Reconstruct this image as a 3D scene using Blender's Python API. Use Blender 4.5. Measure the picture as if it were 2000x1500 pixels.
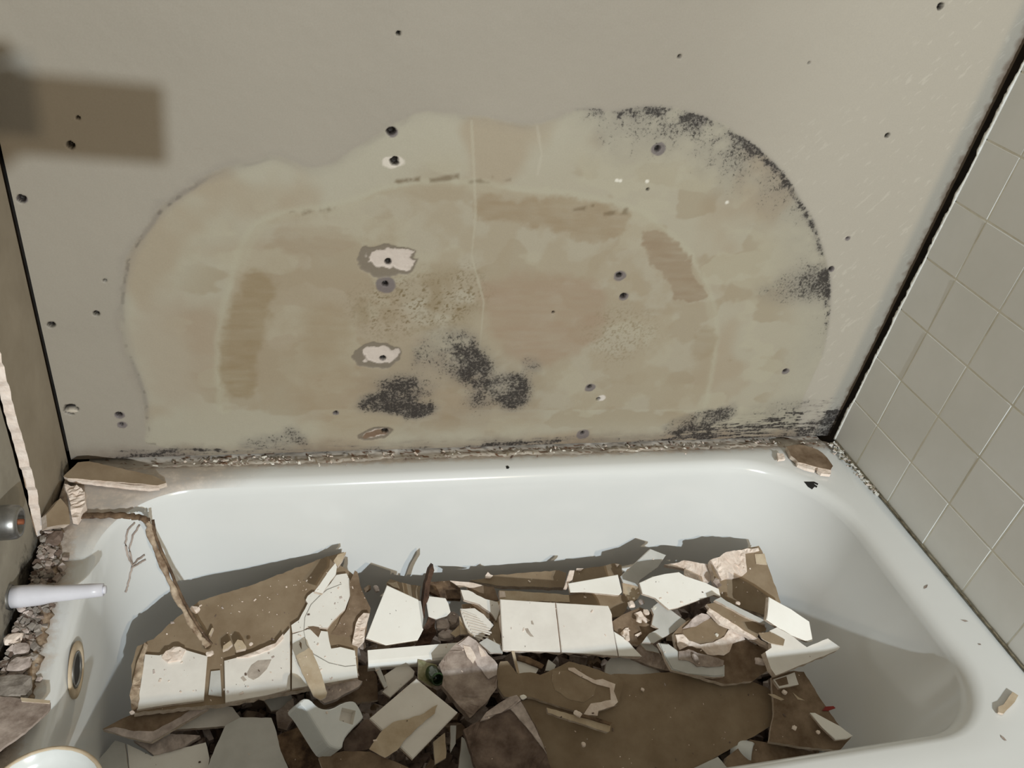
import bpy, bmesh, math, random
import numpy as np
from mathutils import Vector, Matrix

for o in list(bpy.data.objects):
    bpy.data.objects.remove(o, do_unlink=True)
SC = bpy.context.scene
COL = SC.collection
random.seed(7)
rng = np.random.default_rng(11)

# ------------------------------------------------------------------ camera
W = 1.476          # alcove width (m): left wall x=0, right tile face x=W, back wall y=0
ZR = 0.40          # tub rim height above the bathroom floor (z=0)
CAM_R = np.array([[0.9633427, -0.2217138, 0.1510424],
                  [-0.0098076, -0.5917456, -0.8060651],
                  [0.2680945, 0.7750356, -0.5722283]])     # rows: right, down, forward
CAM_F = 1544.2
CAM_C = np.array([0.3599, -1.1093, 1.3598])
cd = bpy.data.cameras.new('camera')
cam = bpy.data.objects.new('camera', cd)
COL.objects.link(cam)
cd.sensor_fit = 'HORIZONTAL'
cd.sensor_width = 36.0
cd.lens = CAM_F / 2000.0 * 36.0
cd.clip_start = 0.005
m = Matrix.Identity(4)
for i in range(3):
    m[i][0] = CAM_R[0][i]; m[i][1] = -CAM_R[1][i]; m[i][2] = -CAM_R[2][i]; m[i][3] = CAM_C[i]
cam.matrix_world = m
SC.camera = cam

# ------------------------------------------------------------------ world and light
SC.view_settings.view_transform = 'Standard'
SC.view_settings.look = 'None'
SC.view_settings.gamma = 1.0
SC.view_settings.use_curve_mapping = False
SC.view_settings.exposure = 0.0
wd = bpy.data.worlds.new('world'); SC.world = wd
wd.use_nodes = True
bg = wd.node_tree.nodes['Background']
bg.inputs[0].default_value = (1.0, 0.92, 0.77, 1)     # warm bounce light of the lit bathroom
bg.inputs[1].default_value = 0.36
LP = np.array([1.20, -4.20, 2.33])                    # two bulbs of the vanity light across the bathroom
for nm_, loc_, en_, col_ in (('vanity_bulb', LP, 490.0, (0.84, 0.94, 1.0)), ('vanity_bulb_warm', (1.60, -4.20, 2.26), 165.0, (1.0, 0.80, 0.55))):
    ld = bpy.data.lights.new(nm_, 'POINT')
    ld.energy = en_; ld.color = col_; ld.shadow_soft_size = 0.034
    lo = bpy.data.objects.new(nm_, ld); lo.location = loc_; COL.objects.link(lo)

# ------------------------------------------------------------------ geometry helpers
def ray(x, y):
    return CAM_R.T @ np.array([(x - 1000) / CAM_F, (y - 750) / CAM_F, 1.0])
def hit(x, y, n, d):
    r = ray(x, y); n = np.asarray(n, float)
    return CAM_C + (d - n @ CAM_C) / (n @ r) * r
def onX(x, y, v=0.0): return hit(x, y, (1, 0, 0), v)
def onY(x, y, v=0.0): return hit(x, y, (0, 1, 0), v)
def onZ(x, y, v=ZR): return hit(x, y, (0, 0, 1), v)
def wall(x, y):
    p = onY(x, y); return (p[0], p[2])

def lin(c):
    c = c / 255.0
    return c / 12.92 if c <= 0.04045 else ((c + 0.055) / 1.055) ** 2.4
def alb(r, g, b, k=1.0):
    return (lin(r) * k, lin(g) * k, lin(b) * k)

def link(name, me, mats, parent=None, loc=(0, 0, 0)):
    o = bpy.data.objects.new(name, me)
    for mt in (mats if isinstance(mats, (list, tuple)) else [mats]):
        me.materials.append(mt)
    COL.objects.link(o)
    if parent is not None:
        o.parent = parent
    o.location = loc
    return o
def tag(o, label=None, cat=None, group=None, kind=None):
    if label: o['label'] = label
    if cat: o['category'] = cat
    if group: o['group'] = group
    if kind: o['kind'] = kind
    return o
def empty(name, loc):
    o = bpy.data.objects.new(name, None); o.empty_display_size = 0.02
    COL.objects.link(o); o.location = loc
    return o
def bm_mesh(bm, name, smooth=False):
    me = bpy.data.meshes.new(name)
    bm.normal_update()
    bm.to_mesh(me); bm.free()
    if smooth:
        me.polygons.foreach_set('use_smooth', [True] * len(me.polygons))
    return me
def box_bm(bm, lo_, hi_, bev=0.0):
    vs = [bm.verts.new((x, y, z)) for x in (lo_[0], hi_[0]) for y in (lo_[1], hi_[1]) for z in (lo_[2], hi_[2])]
    for f in ((0, 1, 3, 2), (4, 6, 7, 5), (0, 4, 5, 1), (2, 3, 7, 6), (0, 2, 6, 4), (1, 5, 7, 3)):
        bm.faces.new([vs[i] for i in f])
    if bev:
        bmesh.ops.bevel(bm, geom=list(bm.edges), offset=bev, segments=2, affect='EDGES', profile=0.6)
def grid_mesh(name, P, ni, nj, smooth=True):
    """P: (ni*nj,3) array, row-major i then j"""
    me = bpy.data.meshes.new(name)
    me.vertices.add(ni * nj)
    me.vertices.foreach_set('co', np.asarray(P, np.float32).ravel())
    i, j = np.meshgrid(np.arange(ni - 1), np.arange(nj - 1), indexing='ij')
    a = (i * nj + j).ravel()
    q = np.stack([a, a + nj, a + nj + 1, a + 1], 1).astype(np.int32)
    nq = len(q)
    me.loops.add(nq * 4); me.polygons.add(nq)
    me.loops.foreach_set('vertex_index', q.ravel())
    me.polygons.foreach_set('loop_start', np.arange(0, nq * 4, 4, dtype=np.int32))
    if smooth:
        me.polygons.foreach_set('use_smooth', np.ones(nq, bool))
    me.update(calc_edges=True)
    return me
def color_attr(me, name, rgb):
    a = me.color_attributes.new(name, 'FLOAT_COLOR', 'POINT')
    c = np.ones((len(me.vertices), 4), np.float32); c[:, :3] = rgb
    a.data.foreach_set('color', c.ravel())
def float_attr(me, name, v):
    a = me.attributes.new(name, 'FLOAT', 'POINT')
    a.data.foreach_set('value', np.asarray(v, np.float32))

def vnoise(x, y, seed):
    r = np.random.default_rng(seed).random((256, 256))
    xi = np.floor(x).astype(int); yi = np.floor(y).astype(int)
    fx = x - xi; fy = y - yi
    fx = fx * fx * (3 - 2 * fx); fy = fy * fy * (3 - 2 * fy)
    g = lambda a, b: r[a & 255, b & 255]
    return (g(xi, yi) * (1 - fx) + g(xi + 1, yi) * fx) * (1 - fy) + (g(xi, yi + 1) * (1 - fx) + g(xi + 1, yi + 1) * fx) * fy
def fbm(x, y, seed, octv=4):
    s = 0; a = 0.5; t = 0
    for k in range(octv):
        s = s + a * vnoise(x * 2 ** k + 17.3 * k, y * 2 ** k + 5.1 * k, seed + k); t += a; a *= 0.5
    return s / t
def seg_dist(X, Y, poly, closed=True):
    d = np.full(X.shape, 1e9); n = len(poly)
    for i in range(n if closed else n - 1):
        ax, ay = poly[i]; bx, by = poly[(i + 1) % n]
        ex, ey = bx - ax, by - ay; l2 = ex * ex + ey * ey + 1e-15
        t = np.clip(((X - ax) * ex + (Y - ay) * ey) / l2, 0, 1)
        d = np.minimum(d, np.hypot(X - ax - t * ex, Y - ay - t * ey))
    return d
def inside(X, Y, poly):
    c = np.zeros(X.shape, bool); n = len(poly)
    for i in range(n):
        ax, ay = poly[i]; bx, by = poly[(i + 1) % n]
        k = ((ay > Y) != (by > Y)) & (X < (bx - ax) * (Y - ay) / (by - ay + 1e-15) + ax)
        c ^= k
    return c
def sstep(a, b, x):
    t = np.clip((x - a) / (b - a), 0, 1); return t * t * (3 - 2 * t)
def smooth_poly(p, it=2, closed=True):
    for _ in range(it):
        q = []; n = len(p)
        for i in range(n if closed else n - 1):
            a = p[i]; b = p[(i + 1) % n]
            q += [tuple(0.75 * np.array(a) + 0.25 * np.array(b)), tuple(0.25 * np.array(a) + 0.75 * np.array(b))]
        if not closed: q = [p[0]] + q + [p[-1]]
        p = q
    return p

# ------------------------------------------------------------------ materials
def mat(name, c1, c2=None, scale=40, rough=0.7, bump=0.0, bscale=None, contrast=(0.35, 0.65), spec=0.4, coat=0.0, metal=0.0, detail=6, sss=0):
    mt = bpy.data.materials.new(name); mt.use_nodes = True
    nt = mt.node_tree; b = nt.nodes['Principled BSDF']
    b.inputs['Roughness'].default_value = rough
    b.inputs['Specular IOR Level'].default_value = spec
    b.inputs['Metallic'].default_value = metal
    b.inputs['Coat Weight'].default_value = coat
    geo = nt.nodes.new('ShaderNodeNewGeometry')
    nz = nt.nodes.new('ShaderNodeTexNoise'); nz.inputs['Scale'].default_value = scale
    nz.inputs['Detail'].default_value = detail; nz.inputs['Roughness'].default_value = 0.62
    nt.links.new(geo.outputs['Position'], nz.inputs['Vector'])
    rp = nt.nodes.new('ShaderNodeValToRGB')
    rp.color_ramp.elements[0].position = contrast[0]; rp.color_ramp.elements[1].position = contrast[1]
    rp.color_ramp.elements[0].color = (*c1, 1); rp.color_ramp.elements[1].color = (*(c2 or c1), 1)
    nt.links.new(nz.outputs['Fac'], rp.inputs['Fac'])
    nt.links.new(rp.outputs['Color'], b.inputs['Base Color'])
    if bump:
        n2 = nt.nodes.new('ShaderNodeTexNoise'); n2.inputs['Scale'].default_value = bscale or scale * 4
        n2.inputs['Detail'].default_value = 5
        nt.links.new(geo.outputs['Position'], n2.inputs['Vector'])
        bp = nt.nodes.new('ShaderNodeBump'); bp.inputs['Strength'].default_value = bump
        bp.inputs['Distance'].default_value = 0.002
        nt.links.new(n2.outputs['Fac'], bp.inputs['Height'])
        nt.links.new(bp.outputs['Normal'], b.inputs['Normal'])
    return mt

K = 1.22
M = {}
M['glaze'] = mat('glazed_white_tile', alb(224, 222, 216, K), alb(229, 228, 223, K), 16, rough=0.22, bump=0.03, bscale=60, spec=0.5)
M['glaze_dusty'] = mat('dusty_white_tile', alb(212, 208, 202, K), alb(222, 219, 213, K), 18, rough=0.45, bump=0.06, bscale=150)
M['glaze_grey_shade'] = mat('grey_and_shaded_tile', alb(176, 176, 172, K), alb(190, 190, 187, K), 18, rough=0.3, bump=0.03, bscale=80)  # greyer glaze; on white shards it puts their shade into the colour
M['walltile'] = mat('matte_grey_wall_tile', alb(213, 213, 209, K), alb(218, 218, 215, K), 9, rough=0.35, bump=0.05, bscale=25, spec=0.4)
M['grout'] = mat('wall_grout', alb(220, 218, 208, K), alb(204, 200, 186, K), 30, rough=0.85, bump=0.3)
M['kraft'] = mat('brown_paper_board_face', alb(122, 105, 84, K), alb(138, 122, 101, K), 22, rough=0.8, bump=0.08, bscale=300)
M['kraft_dirty'] = mat('stained_brown_board', alb(96, 78, 60, K), alb(134, 116, 97, K), 28, rough=0.85, bump=0.2, bscale=160)
M['kraft_light'] = mat('peeled_brown_paper', alb(134, 117, 96, K), alb(150, 134, 113, K), 30, rough=0.85, bump=0.15)
M['tan'] = mat('tan_paper', alb(168, 150, 126, K), alb(186, 172, 150, K), 40, rough=0.85, bump=0.15)
M['plaster'] = mat('broken_plaster', alb(205, 188, 175, K), alb(226, 214, 204, K), 60, rough=0.9, bump=0.5, bscale=220)
M['plaster_grey'] = mat('grey_plaster_core', alb(150, 138, 132, K), alb(196, 184, 178, K), 50, rough=0.92, bump=0.5, bscale=180)
M['edge'] = mat('board_edge_gypsum', alb(176, 160, 144, K), alb(208, 196, 184, K), 80, rough=0.9, bump=0.4, bscale=260)
M['stone'] = mat('dusty_mortar', alb(118, 104, 95, K), alb(168, 155, 146, K), 35, rough=0.92, bump=0.6, bscale=120)
M['mortar_grey'] = mat('grey_mortar', alb(112, 105, 98, K), alb(156, 149, 142, K), 60, rough=0.92, bump=0.6, bscale=160)
M['stone_dark'] = mat('dirty_mortar', alb(74, 60, 52, K), alb(124, 108, 98, K), 30, rough=0.92, bump=0.5, bscale=110)
M['wood'] = mat('splintered_wood', alb(62, 46, 34, K), alb(118, 97, 76, K), 55, rough=0.85, bump=0.5, bscale=120)
M['amber'] = mat('amber_glue', alb(108, 86, 66, K), alb(180, 163, 142, K), 60, rough=0.7, bump=0.5, bscale=140)
M['darkbrown'] = mat('dark_brown_mastic', alb(48, 32, 24, K), alb(84, 62, 48, K), 50, rough=0.85, bump=0.5)
M['black'] = mat('black_chip_and_hole_shade', (0.008, 0.008, 0.008), (0.015, 0.014, 0.013), 50, rough=0.6)  # bare iron in the chips; also the painted shade of the overflow hole
M['cavity'] = mat('shade_black_cavity', (0.012, 0.010, 0.008), (0.03, 0.022, 0.016), 30, rough=1.0)  # near black puts the shade of the wall gaps into the colour
M['ceramic'] = mat('white_ceramic', alb(198, 202, 202, K), alb(210, 213, 213, K), 10, rough=0.15, spec=0.5)
M['plastic'] = mat('white_nylon', alb(196, 196, 204, K), alb(210, 210, 218, K), 10, rough=0.3)
M['steel'] = mat('dull_steel', (0.20, 0.20, 0.20), (0.34, 0.34, 0.33), 40, rough=0.38, metal=0.9)
M['rust'] = mat('rusty_pipe', alb(90, 44, 26, K), alb(140, 84, 56, K), 60, rough=0.8, bump=0.5)
M['olive'] = mat('olive_stained_tile', alb(112, 110, 72, K), alb(176, 172, 146, K), 60, rough=0.5, bump=0.2)
M['green'] = mat('dark_green_glass', (0.012, 0.03, 0.010), (0.03, 0.06, 0.02), 40, rough=0.15)
M['red'] = mat('red_plastic', alb(150, 40, 30), alb(120, 30, 24), 40, rough=0.4)
M['pencil'] = mat('pencil_mark', alb(140, 137, 130), alb(170, 167, 160), 90, rough=0.8)
M['chipgrey'] = mat('bare_tile_bisque', alb(150, 140, 130, K), alb(178, 168, 158, K), 60, rough=0.9, bump=0.3)
M['caulk'] = mat('white_caulk', alb(206, 202, 192, K), alb(226, 224, 218, K), 60, rough=0.6, bump=0.3)
M['caulk_dirty'] = mat('mildewed_caulk', alb(70, 60, 44, K), alb(150, 140, 118, K), 55, rough=0.8, bump=0.3)
M['leftwall'] = mat('tan_wallboard', alb(134, 124, 108, K), alb(148, 138, 122, K), 9, rough=0.75, bump=0.05)  # plain tan of the left wallboard itself
M['cement'] = mat('grey_backer_board', alb(134, 128, 116, K), alb(152, 146, 134, K), 14, rough=0.8, bump=0.1)
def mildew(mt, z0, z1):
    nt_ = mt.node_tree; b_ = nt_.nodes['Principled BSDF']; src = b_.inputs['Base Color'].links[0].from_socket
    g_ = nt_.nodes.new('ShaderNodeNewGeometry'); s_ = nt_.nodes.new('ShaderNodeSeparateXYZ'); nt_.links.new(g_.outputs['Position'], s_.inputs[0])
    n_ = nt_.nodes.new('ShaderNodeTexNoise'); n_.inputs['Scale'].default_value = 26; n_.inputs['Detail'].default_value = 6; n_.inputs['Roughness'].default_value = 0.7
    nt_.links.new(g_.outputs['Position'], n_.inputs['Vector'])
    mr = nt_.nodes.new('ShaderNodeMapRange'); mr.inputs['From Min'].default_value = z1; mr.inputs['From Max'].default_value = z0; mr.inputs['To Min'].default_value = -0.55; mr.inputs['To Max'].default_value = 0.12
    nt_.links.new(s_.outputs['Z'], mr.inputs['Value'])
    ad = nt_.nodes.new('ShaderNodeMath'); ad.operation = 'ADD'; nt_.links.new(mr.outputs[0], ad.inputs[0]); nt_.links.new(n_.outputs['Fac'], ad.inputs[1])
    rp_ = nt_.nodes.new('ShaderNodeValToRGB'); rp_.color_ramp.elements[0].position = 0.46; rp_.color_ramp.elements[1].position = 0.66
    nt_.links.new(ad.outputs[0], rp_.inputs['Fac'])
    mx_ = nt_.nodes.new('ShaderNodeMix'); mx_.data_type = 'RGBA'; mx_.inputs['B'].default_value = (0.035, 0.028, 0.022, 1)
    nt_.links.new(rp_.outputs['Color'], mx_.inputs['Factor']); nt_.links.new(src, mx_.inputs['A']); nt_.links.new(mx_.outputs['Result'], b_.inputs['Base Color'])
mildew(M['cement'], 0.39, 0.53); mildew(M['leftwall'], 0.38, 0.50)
M['floor'] = mat('bathroom_floor_vinyl', alb(120, 110, 98), alb(138, 128, 116), 12, rough=0.5)
M['skin'] = mat('skin', alb(190, 140, 115), alb(198, 150, 125), 20, rough=0.5)
M['phone'] = mat('phone_shell', (0.02, 0.02, 0.022), (0.03, 0.03, 0.032), 20, rough=0.3)

# ------------------------------------------------------------------ back wall with stains, mould and screw holes
WX0, WX1, WZ0, WZ1 = 0.004, 1.481, 0.3935, 1.30
STEP = 0.0017
nx = int((WX1 - WX0) / STEP) + 1; nz_ = int((WZ1 - WZ0) / STEP) + 1
gx = np.linspace(WX0, WX1, nx); gz = np.linspace(WZ0, WZ1, nz_)
GX, GZ = np.meshgrid(gx, gz, indexing='ij')
X = GX.ravel(); Z = GZ.ravel()
PXM = 0.00083                                   # one photo pixel on the wall in metres
n1 = fbm(X * 6, Z * 6, 1); n2 = fbm(X * 22, Z * 22, 5); n3 = fbm(X * 90, Z * 90, 9); n4 = fbm(X * 260, Z * 260, 14, 3)
wob = (n2 - 0.5) * 0.030 + (n3 - 0.5) * 0.014
A = lambda r, g, b: np.array(alb(r, g, b, 0.90))
colr = np.tile(A(162, 155, 143), (len(X), 1))
colr *= (1 + (n1 - 0.5) * 0.10)[:, None]
mold = np.zeros(len(X)); dep = np.zeros(len(X))
def mixc(c, msk):
    global colr
    msk = np.clip(msk, 0, 1)[:, None]
    colr = colr * (1 - msk) + np.asarray(c) * msk
def pmask(poly, w=0.012, amp=1.0, sm=1):
    p = smooth_poly([wall(*q) for q in poly], sm)
    d = seg_dist(X, Z, p); d = np.where(inside(X, Z, p), -d, d) + wob * amp
    return sstep(w, -w, d)
OUT = [(285, 780), (246, 690), (234, 620), (236, 560), (250, 500), (285, 440), (320, 400), (360, 370), (400, 345), (450, 328), (500, 312), (530, 304), (560, 312), (590, 328), (615, 332), (650, 322), (690, 295), (740, 262), (780, 238), (830, 218), (870, 222), (950, 232), (1040, 249), (1080, 238), (1120, 214), (1160, 212), (1190, 222), (1230, 213), (1270, 207), (1330, 216), (1390, 234), (1440, 262), (1480, 290), (1510, 318), (1540, 350), (1565, 395), (1590, 430), (1605, 480), (1618, 530), (1622, 580), (1618, 640), (1605, 700), (1580, 750), (1560, 800), (1560, 890), (285, 915)]
po = smooth_poly([wall(*q) for q in OUT], 2)
din = inside(X, Z, po); dd = seg_dist(X, Z, po) ; sd = np.where(din, -dd, dd) + wob * 0.25
ins = sstep(0.004, -0.004, sd)
mixc(A(173, 166, 148), ins * 0.95)
mixc(A(175, 170, 154), ins * sstep(0.10, 0.02, -sd) * 0.7)
# blotchy water marks inside
mixc(A(160, 143, 120), ins * sstep(0.50, 0.66, n1) * 0.55)
mixc(A(150, 134, 108), ins * sstep(0.54, 0.62, fbm(X * 14 + 3, Z * 20, 31)) * sstep(0.05, 0.12, -sd) * 0.42)
mixc(A(178, 172, 152), ins * sstep(0.53, 0.60, fbm(X * 12 + 9, Z * 18 + 4, 41)) * sstep(0.04, 0.1, -sd) * 0.5)
mixc(A(160, 141, 122), pmask([(255, 600), (330, 570), (420, 600), (430, 700), (400, 790), (300, 800), (262, 700)], 0.03) * 0.35)
# inner tide line
INN = [(437, 800), (428, 700), (440, 600), (470, 500), (500, 440), (560, 416), (650, 410), (710, 388), (760, 366), (850, 356), (930, 362), (1000, 372), (1130, 388), (1230, 408), (1290, 445), (1340, 490), (1385, 570), (1397, 640), (1392, 720), (1370, 800)]
pi_ = smooth_poly([wall(*q) for q in INN], 2, closed=False)
dl = seg_dist(X, Z, pi_, closed=False)
mixc(A(178, 173, 153), sstep(0.014, 0.004, np.abs(dl + wob * 0.3)) * 0.5)
pic = [wall(*q) for q in INN]
inn = sstep(0.004, -0.004, np.where(inside(X, Z, pic), -1, 1) * dl + wob * 0.3)
mixc(A(160, 147, 124), inn * sstep(0.40, 0.62, n2) * 0.55)
mixc(A(163, 150, 130), inn * 0.25)
strk = fbm(X * 30, Z * 140, 51)
strv = fbm(X * 60, Z * 60, 61)
for poly, c, s, w in [
    ([(470, 530), (520, 540), (548, 562), (520, 650), (492, 700), (502, 770), (440, 775), (430, 700), (450, 600)], (142, 124, 94), 0.75, 0.008),
    ([(930, 382), (1050, 386), (1228, 410), (1215, 462), (1150, 472), (1060, 442), (940, 432)], (147, 128, 101), 0.72, 0.006),
    ([(1252, 462), (1285, 444), (1330, 485), (1370, 550), (1384, 586), (1330, 592), (1305, 555), (1265, 500)], (146, 128, 106), 0.9, 0.003),
    ([(950, 540), (1150, 525), (1190, 600), (1150, 680), (1050, 725), (960, 680), (938, 600)], (157, 137, 116), 0.8, 0.015),
    ([(540, 450), (600, 440), (680, 455), (700, 490), (600, 500), (545, 490)], (158, 143, 122), 0.6, 0.006),
    ([(600, 600), (660, 590), (690, 640), (660, 700), (600, 720), (590, 650)], (150, 131, 103), 0.45, 0.015),
    ([(1370, 640), (1398, 650), (1396, 700), (1350, 700)], (148, 132, 106), 0.5, 0.008),
    ([(560, 740), (700, 700), (760, 760), (1050, 780), (1060, 840), (600, 850)], (154, 134, 108), 0.4, 0.02),
]:
    mixc(A(*c), pmask(poly, w) * s * (0.65 + 0.7 * (strk - 0.3)))
# olive speckle
n5 = fbm(X * 420 + 7, Z * 420, 131, 2); n6 = 0.5 * n4 + 0.5 * n5
mixc(A(138, 122, 94), pmask([(698, 575), (760, 548), (840, 535), (928, 522), (946, 585), (900, 640), (810, 645), (750, 662), (685, 612)], 0.03) * sstep(0.38, 0.62, n2) * 0.6)
mixc(A(118, 102, 72), pmask([(698, 575), (760, 548), (840, 535), (928, 522), (946, 585), (900, 640), (810, 645), (750, 662), (685, 612)], 0.03) * sstep(0.52, 0.64, n6) * (0.35 + 0.5 * sstep(0.4, 0.6, n3)))
mixc(A(128, 112, 82), pmask([(1150, 620), (1240, 600), (1290, 640), (1270, 670), (1200, 720), (1160, 690)], 0.03) * sstep(0.53, 0.65, n6) * 0.5)
for (a, b, c_, d_, s) in [(742, 345, 820, 358, .6), (838, 340, 896, 352, .55), (914, 346, 962, 352, .45), (976, 346, 1000, 350, .4), (566, 405, 655, 410, .45), (590, 408, 606, 414, .6), (1120, 400, 1160, 406, .5), (1180, 408, 1224, 414, .5), (372, 283, 408, 288, .3)]:
    mixc(A(112, 96, 72), pmask([(a, b + 8), (c_, b), (c_, b + 9), (a, d_ + 6)], 0.003, 0.25, 0) * s * sstep(0.35, 0.6, strv) * 1.3)
# paper seam
seam = [wall(*q) for q in [(921, 236), (926, 330), (929, 420), (921, 500), (945, 590), (936, 690)]]
mixc(A(181, 175, 156), sstep(0.0025, 0.0005, seg_dist(X, Z, seam, False) + wob * 0.1) * 0.5)
seam = [wall(*q) for q in [(1049, 248), (1058, 300), (1050, 340)]]
mixc(A(188, 182, 166), sstep(0.003, 0.0005, seg_dist(X, Z, seam, False) + wob * 0.1) * 0.4)
# tide edge: faint grey line to the left, heavy mould to the right
d_edge = np.abs(sd + 0.002)
wl = sstep(wall(1130, 300)[0], wall(1060, 300)[0], X)
lft = 0.35 + 0.65 * np.exp(-((X - wall(330, 400)[0]) / 0.13) ** 2)
mixc(A(126, 120, 115), sstep(0.0055, 0.0005, d_edge + (n3 - .5) * .004) * wl * (0.3 + 0.7 * sstep(0.35, 0.6, n2)) * 0.55 * lft * sstep(0.42, 0.52, Z))
mixc(A(140, 133, 126), sstep(0.014, 0.002, d_edge + (n2 - .5) * .012) * wl * 0.30 * lft * sstep(0.42, 0.52, Z))
mixc(A(96, 88, 80), sstep(0.004, 0.001, d_edge) * wl * sstep(0.56, 0.64, n3) * 0.6 * np.exp(-((X - wall(290, 420)[0]) / 0.06) ** 2))
arc = smooth_poly([wall(*q) for q in OUT[24:42]], 1, closed=False)
da = seg_dist(X, Z, arc, False)
wgt = 0.36 + 0.64 * np.exp(-((X - wall(1400, 250)[0]) / 0.20) ** 2) * sstep(0.80, 0.95, Z) + 0.35 * np.exp(-((Z - wall(1600, 545)[1]) / 0.05) ** 2)
mold += np.where(din, np.exp(-(da / 0.075) ** 1.5), np.exp(-da / 0.003)) * wgt * 0.58 * sstep(wall(1060, 300)[0], wall(1170, 300)[0], X)
mold += np.exp(-((sd + 0.004) / 0.006) ** 2) * (0.12 + 0.28 * sstep(.4, .6, n3)) * sstep(wall(1090, 300)[0], wall(1180, 300)[0], X) * sstep(0.60, 0.72, Z)
for poly, s, w in [
    ([(1112, 208), (1150, 206), (1180, 214), (1150, 220), (1118, 218)], 0.35, 0.006),
    ([(1470, 560), (1520, 530), (1620, 520), (1622, 585), (1540, 600), (1480, 590)], 0.27, 0.02),
    ([(805, 690), (830, 655), (900, 638), (942, 660), (948, 690), (968, 725), (945, 765), (905, 745), (870, 722), (815, 715)], 0.62, 0.022),
    ([(880, 700), (940, 690), (960, 725), (940, 760), (890, 740)], 0.35, 0.015),
    ([(696, 792), (712, 772), (760, 772), (800, 776), (855, 792), (842, 810), (800, 822), (760, 806), (705, 802)], 0.85, 0.014),
    ([(730, 745), (800, 728), (850, 750), (835, 778), (745, 775)], 0.50, 0.018),
    ([(955, 742), (1010, 726), (1038, 745), (1030, 792), (990, 802), (962, 775)], 0.78, 0.016),
    ([(1020, 698), (1057, 704), (1052, 728), (1024, 726)], 0.50, 0.012),
    ([(908, 772), (940, 752), (965, 790), (928, 805)], 0.42, 0.018),
    ([(700, 700), (1060, 690), (1070, 830), (700, 835)], 0.20, 0.05),
    ([(1284, 838), (1330, 814), (1400, 795), (1440, 789), (1436, 815), (1380, 838), (1320, 848)], 0.62, 0.008),
    ([(1290, 846), (1440, 826), (1500, 830), (1480, 852), (1330, 858)], 0.36, 0.012),
    ([(1545, 846), (1600, 820), (1645, 790), (1640, 870), (1480, 872), (1520, 858)], 0.80, 0.014),
    ([(1440, 800), (1560, 770), (1610, 790), (1600, 830), (1450, 845)], 0.28, 0.02),
    ([(940, 862), (1110, 852), (1115, 868), (940, 875)], 0.50, 0.008),
    ([(200, 888), (330, 872), (440, 870), (440, 888), (200, 902)], 0.44, 0.010),
    ([(460, 860), (540, 842), (600, 848), (590, 870), (470, 880)], 0.40, 0.014),
    ([(545, 835), (575, 830), (610, 870), (590, 876)], 0.42, 0.010),
    ([(1545, 792), (1556, 798), (1552, 814), (1546, 812)], 0.8, 0.003),
    ([(130, 896), (1640, 850), (1645, 870), (130, 915)], 0.40, 0.010),
    ([(100, 800), (140, 880), (150, 905), (110, 905)], 0.35, 0.02)]:
    mold += pmask(poly, w, 0.8) * s
mixc(A(120, 100, 84), sstep(0.045, 0.0, Z - 0.386 + wob * 0.8) * 0.55)
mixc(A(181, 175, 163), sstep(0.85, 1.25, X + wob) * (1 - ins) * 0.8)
fl = fbm((X * 0.6 + Z * 0.8) * 60, (X * 0.8 - Z * 0.6) * 190, 71, 3)
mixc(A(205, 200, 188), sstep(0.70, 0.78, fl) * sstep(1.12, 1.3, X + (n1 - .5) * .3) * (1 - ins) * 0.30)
dep -= sstep(0.66, 0.78, fl) * sstep(1.12, 1.3, X) * (1 - ins) * 0.0006
mixc(A(124, 106, 90), sstep(1.464, 1.478, X + (n3 - .5) * .016 + (n2 - .5) * .01) * 0.8)
stk = fbm(X * 22, Z * 210, 141); stk2 = fbm(X * 60, Z * 320, 151, 3)
mold += pmask([(1430, 822), (1540, 800), (1650, 770), (1655, 880), (1290, 880), (1300, 850)], 0.02) * (sstep(0.52, 0.62, stk) * 0.55 + sstep(0.56, 0.64, stk2) * 0.4)
mold += pmask([(130, 880), (700, 862), (1640, 840), (1645, 880), (130, 920)], 0.012) * (sstep(0.50, 0.60, stk) * 0.28 + sstep(0.56, 0.64, stk2) * 0.2)
# screw holes and torn craters: pits in the board, the holes' shade painted near black
def ell(px, py, a, b, rot=0.0):
    cx, cz = wall(px, py); c, s = math.cos(rot), math.sin(rot)
    u = (X - cx) * c + (Z - cz) * s; v = -(X - cx) * s + (Z - cz) * c
    return np.hypot(u / (a * PXM), v / (b * PXM))
def hole(px, py, r, halo=0, hc=(112, 104, 106), depth=0.010):
    e = ell(px, py, r, r * 0.95)
    if halo:
        h = ell(px + halo * 0.12, py + halo * 0.1, halo, halo * 0.85) + (n3 - 0.5) * 0.4
        mixc(A(*hc), sstep(1.06, 0.85, h) * 0.85)
    e = e + (n4 - 0.5) * 0.5
    mixc((0.010, 0.007, 0.005), sstep(1.15, 0.75, e))
    dep[:] = np.maximum(dep, sstep(1.1, 0.6, e) * depth)
def crater(px, py, a, b, rot=0.0, ox=-12, oy=4):
    e = ell(px + ox * 0.5, py + oy * 0.5, a + abs(ox) * 0.6, b + abs(oy) + 3, rot) + (n2 - 0.5) * 0.5 + (n3 - 0.5) * 0.3
    mixc(A(128, 118, 104), sstep(1.03, 0.96, e))
    dep[:] = np.maximum(dep, sstep(1.05, 0.93, e) * 0.0012)
    e = ell(px, py, a * 0.86, b * 0.86, rot) + (n2 - 0.5) * 0.8 + (n3 - 0.5) * 0.7
    mixc(A(206, 194, 184), sstep(1.05, 0.95, e))
    dep[:] = np.maximum(dep, sstep(1.06, 0.9, e) * (0.0026 + (n3 - 0.5) * 0.002))
crater(755, 508, 50, 27); hole(758, 512, 7)
crater(744, 694, 42, 24); hole(748, 701, 7)
crater(738, 847, 40, 13, 0.22, -6, 2)
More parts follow.
